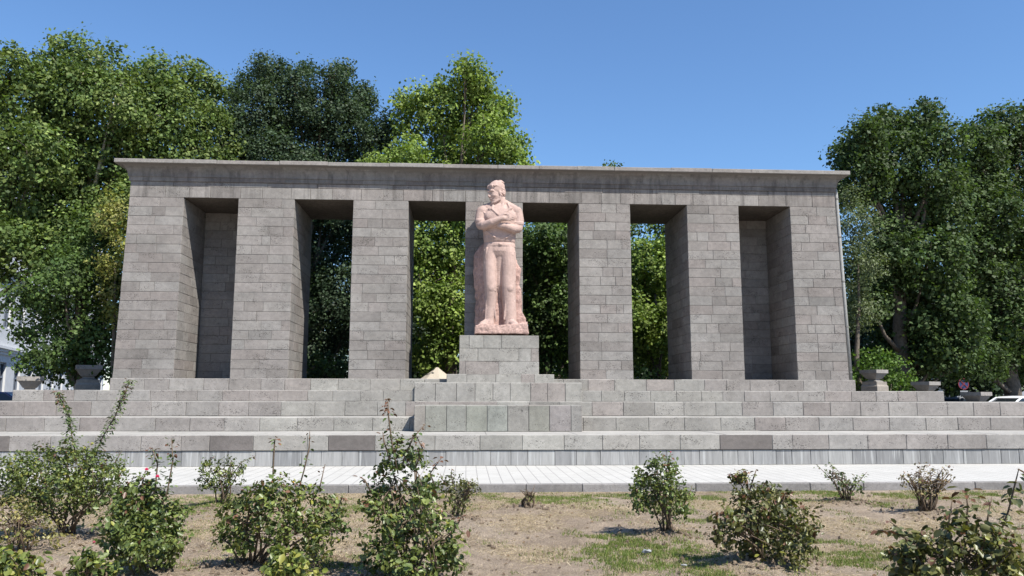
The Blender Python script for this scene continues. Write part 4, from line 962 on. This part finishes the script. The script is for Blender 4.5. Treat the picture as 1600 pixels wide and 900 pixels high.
def car(px, Y, ztop, rot, paint, label, seed):
    x0 = at(px, 620, Y).x; hs = (ztop-.03)/1.5
    t = empty('parked_car', (x0, Y, .03), label, 'car', 'cars parked behind the monument')
    pm, tt, b = mat('car_paint'); b.inputs['Base Color'].default_value = tuple(paint)+(1,); b.inputs['Roughness'].default_value = .38; b.inputs['Coat Weight'].default_value = .15
    gm, tt, b = mat('car_glass'); b.inputs['Base Color'].default_value = (.02,.025,.03,1); b.inputs['Roughness'].default_value = .08
    def xf(mb):
        M = Matrix.Translation((x0, Y, .03)) @ Matrix.Rotation(rot, 4, 'Z'); mb.v = [tuple(M @ Vector((p[0], p[1], p[2]*hs))) for p in mb.v]; return mb
    def section(prof, w0, w1, mb, c=(1,1,1)):
        L_ = [[(x, -w, z) for (x, z), w in zip(prof, ws)] for ws in (w0,)]; a = [(x, -w, z) for (x, z), w in zip(prof, w0)]; b_ = [(x, w, z) for (x, z), w in zip(prof, w0)]
        mb.loft([a, b_], c)
    lower = [(-2.2,.3),(-2.2,.72),(-2.1,.9),(-1.2,.98),(1.3,.98),(2.15,.92),(2.22,.7),(2.2,.3)]
    mb = MB(); section(lower, [.8,.86,.84,.84,.84,.82,.86,.8], None, mb); o = xf(mb).build('body', pm, t)
    bv = o.modifiers.new('b', 'BEVEL'); bv.width = .07; bv.segments = 3; bv.limit_method = 'ANGLE'
    cab = [(-1.35,.97),(-.55,1.44),(.95,1.46),(1.95,.95)]
    mb = MB(); section(cab, [.8,.66,.66,.8], None, mb); o = xf(mb).build('windows', gm, t)
    roof = [(-.62,1.42),(-.5,1.475),(.1,1.5),(.85,1.49),(1.02,1.43)]
    mb = MB(); section(roof, [.67,.64,.63,.64,.67], None, mb)
    for sy in (-1, 1):
        for a, b_ in (((-1.42,.8,.97),(-.58,.665,1.44)), ((1.98,.8,.96),(.98,.665,1.45)), ((.2,.815,.97),(.22,.672,1.44))):
            mb.tube([(a[0], a[1]*sy, a[2]), (b_[0], b_[1]*sy, b_[2])], .035, 6)
    o = xf(mb).build('roof', pm, t)
    for wx in (-1.35, 1.35):
        for sy in (-.8, .8):
            mb = MB(); mb.tube([(wx, sy-.1, .33), (wx, sy+.1, .33)], .33, 20); wo = xf(mb).build('wheel', simple('tyre', (.02,.02,.02), .8), t)
            mb = MB(); mb.tube([(wx, sy-.11, .33), (wx, sy+.11, .33)], .2, 12); xf(mb).build('rim', simple('alloy', (.5,.5,.5), .3, metal=1), wo)
    for sx, c, nm in ((-2.2, (.8,.8,.8), 'headlight'), (2.2, (.4,.01,.01), 'tail_light')):
        for sy in (-.6, .6):
            mb = MB(); mb.cbox((sx-.04, sy-.16, .66), (sx+.04, sy+.16, .8), .02); xf(mb).build(nm, simple(nm, c, .2), t)
    return t
car(1597, 30.4, at(1590, 618.5, 30.4).z, RAD(4), (.75,.76,.78), 'white car parked behind the right terrace, only its roof above the steps', 1)
car(1478, 36.5, at(1480, 620.5, 36.5).z, RAD(-3), (.03,.035,.05), 'dark car parked behind the lowest right urn', 2)
car(-18, 34.5, at(5, 612, 34.5).z, RAD(3), (.02,.05,.16), 'dark blue car at the far left edge behind the steps', 3)

# ------------------------------------------------------------------ buildings
def building(name, label, A, B, H_, col, z_floors, wspace, wall_c, seed, depth=14):
    A = Vector(A); B = Vector(B); L_ = (B-A).length; u = (B-A)/L_; n = Vector((u.y, -u.x, 0))   # outward, towards the camera side
    if n.dot(Vector((0,0,0))-A) < 0: n = -n
    t = empty(name, A, label, 'building')
    mw = simple('wall_render', wall_c, .85, .1, 3, .08); mt = simple('trim_stone', tuple(min(.85, c*1.06) for c in wall_c), .8, var=.05)
    gm, tt, b = mat('window_glass'); b.inputs['Base Color'].default_value = (.03,.04,.055,1); b.inputs['Roughness'].default_value = .1
    fm = simple('window_frame', (.12,.14,.18), .5)
    def bx(mb, a0, a1, o0, o1, z0, z1):
        q = [A+u*a0+n*o0, A+u*a1+n*o0, A+u*a1+n*o1, A+u*a0+n*o1]; mb.loft([[(p.x, p.y, z0) for p in q], [(p.x, p.y, z1) for p in q]])
    wins = []; 
    mb = MB(); bx(mb, 0, L_, -depth, -.35, 0, H_)
    ww, nW = 1.5, int(L_/wspace)
    cuts = [(i+.5)*L_/nW for i in range(nW)]
    for (z0, z1) in z_floors:
        prev = 0
        for c in cuts:
            bx(mb, prev, c-ww/2, -.352, 0, z0, z1); prev = c+ww/2; wins.append((c, z0, z1))
        bx(mb, prev, L_, -.352, 0, z0, z1)
    lv = 0
    for (z0, z1) in z_floors: bx(mb, 0, L_, -.352, 0, lv, z0); lv = z1
    bx(mb, 0, L_, -.352, 0, lv, H_)
    mb.build('wall', mw, t)
    mb = MB()
    for (z0, z1) in z_floors:
        for q, (d, hh) in enumerate(((.32,.12), (.2,.14), (.1,.18))): bx(mb, -.1, L_+.1, .003, d, z1+.75-q*.15-hh*.2, z1+.87-q*.15)
    bx(mb, -.2, L_+.2, .003, .7, H_-.5, H_+.1); mb.build('cornice', mt, t)
    for c, z0, z1 in wins[:60]:
        mb = MB(); bx(mb, c-ww/2, c+ww/2, -.22, -.12, z0, z0+.1); bx(mb, c-ww/2, c+ww/2, -.22, -.12, z1-.1, z1); bx(mb, c-ww/2, c-ww/2+.09, -.22, -.12, z0+.1, z1-.1); bx(mb, c+ww/2-.09, c+ww/2, -.22, -.12, z0+.1, z1-.1); bx(mb, c-.04, c+.04, -.2, -.13, z0+.1, z1-.1)
        bx(mb, c-ww/2+.09, c+ww/2-.09, -.2, -.13, z0+(z1-z0)*.62, z0+(z1-z0)*.66)
        o = mb.build('window', fm, t); mb = MB(); bx(mb, c-ww/2, c+ww/2, -.34, -.19, z0, z1); mb.build('pane', gm, o)
    return t
building('office_building', 'white classical building with string courses behind the far left tree', (-25.5, 43, 0), (-38, 86, 0), 15, None, [(1.2,3.6), (5.6,8.0), (9.8,12.2)], 3.4, (.50,.505,.515), 1)
building('apartment_building', 'pale building in shade seen beneath the right plane trees', (52, 62, 0), (8, 66, 0), 9.5, None, [(1.0,2.8), (4.4,6.2)], 3.6, (.32,.33,.35), 2, depth=10)
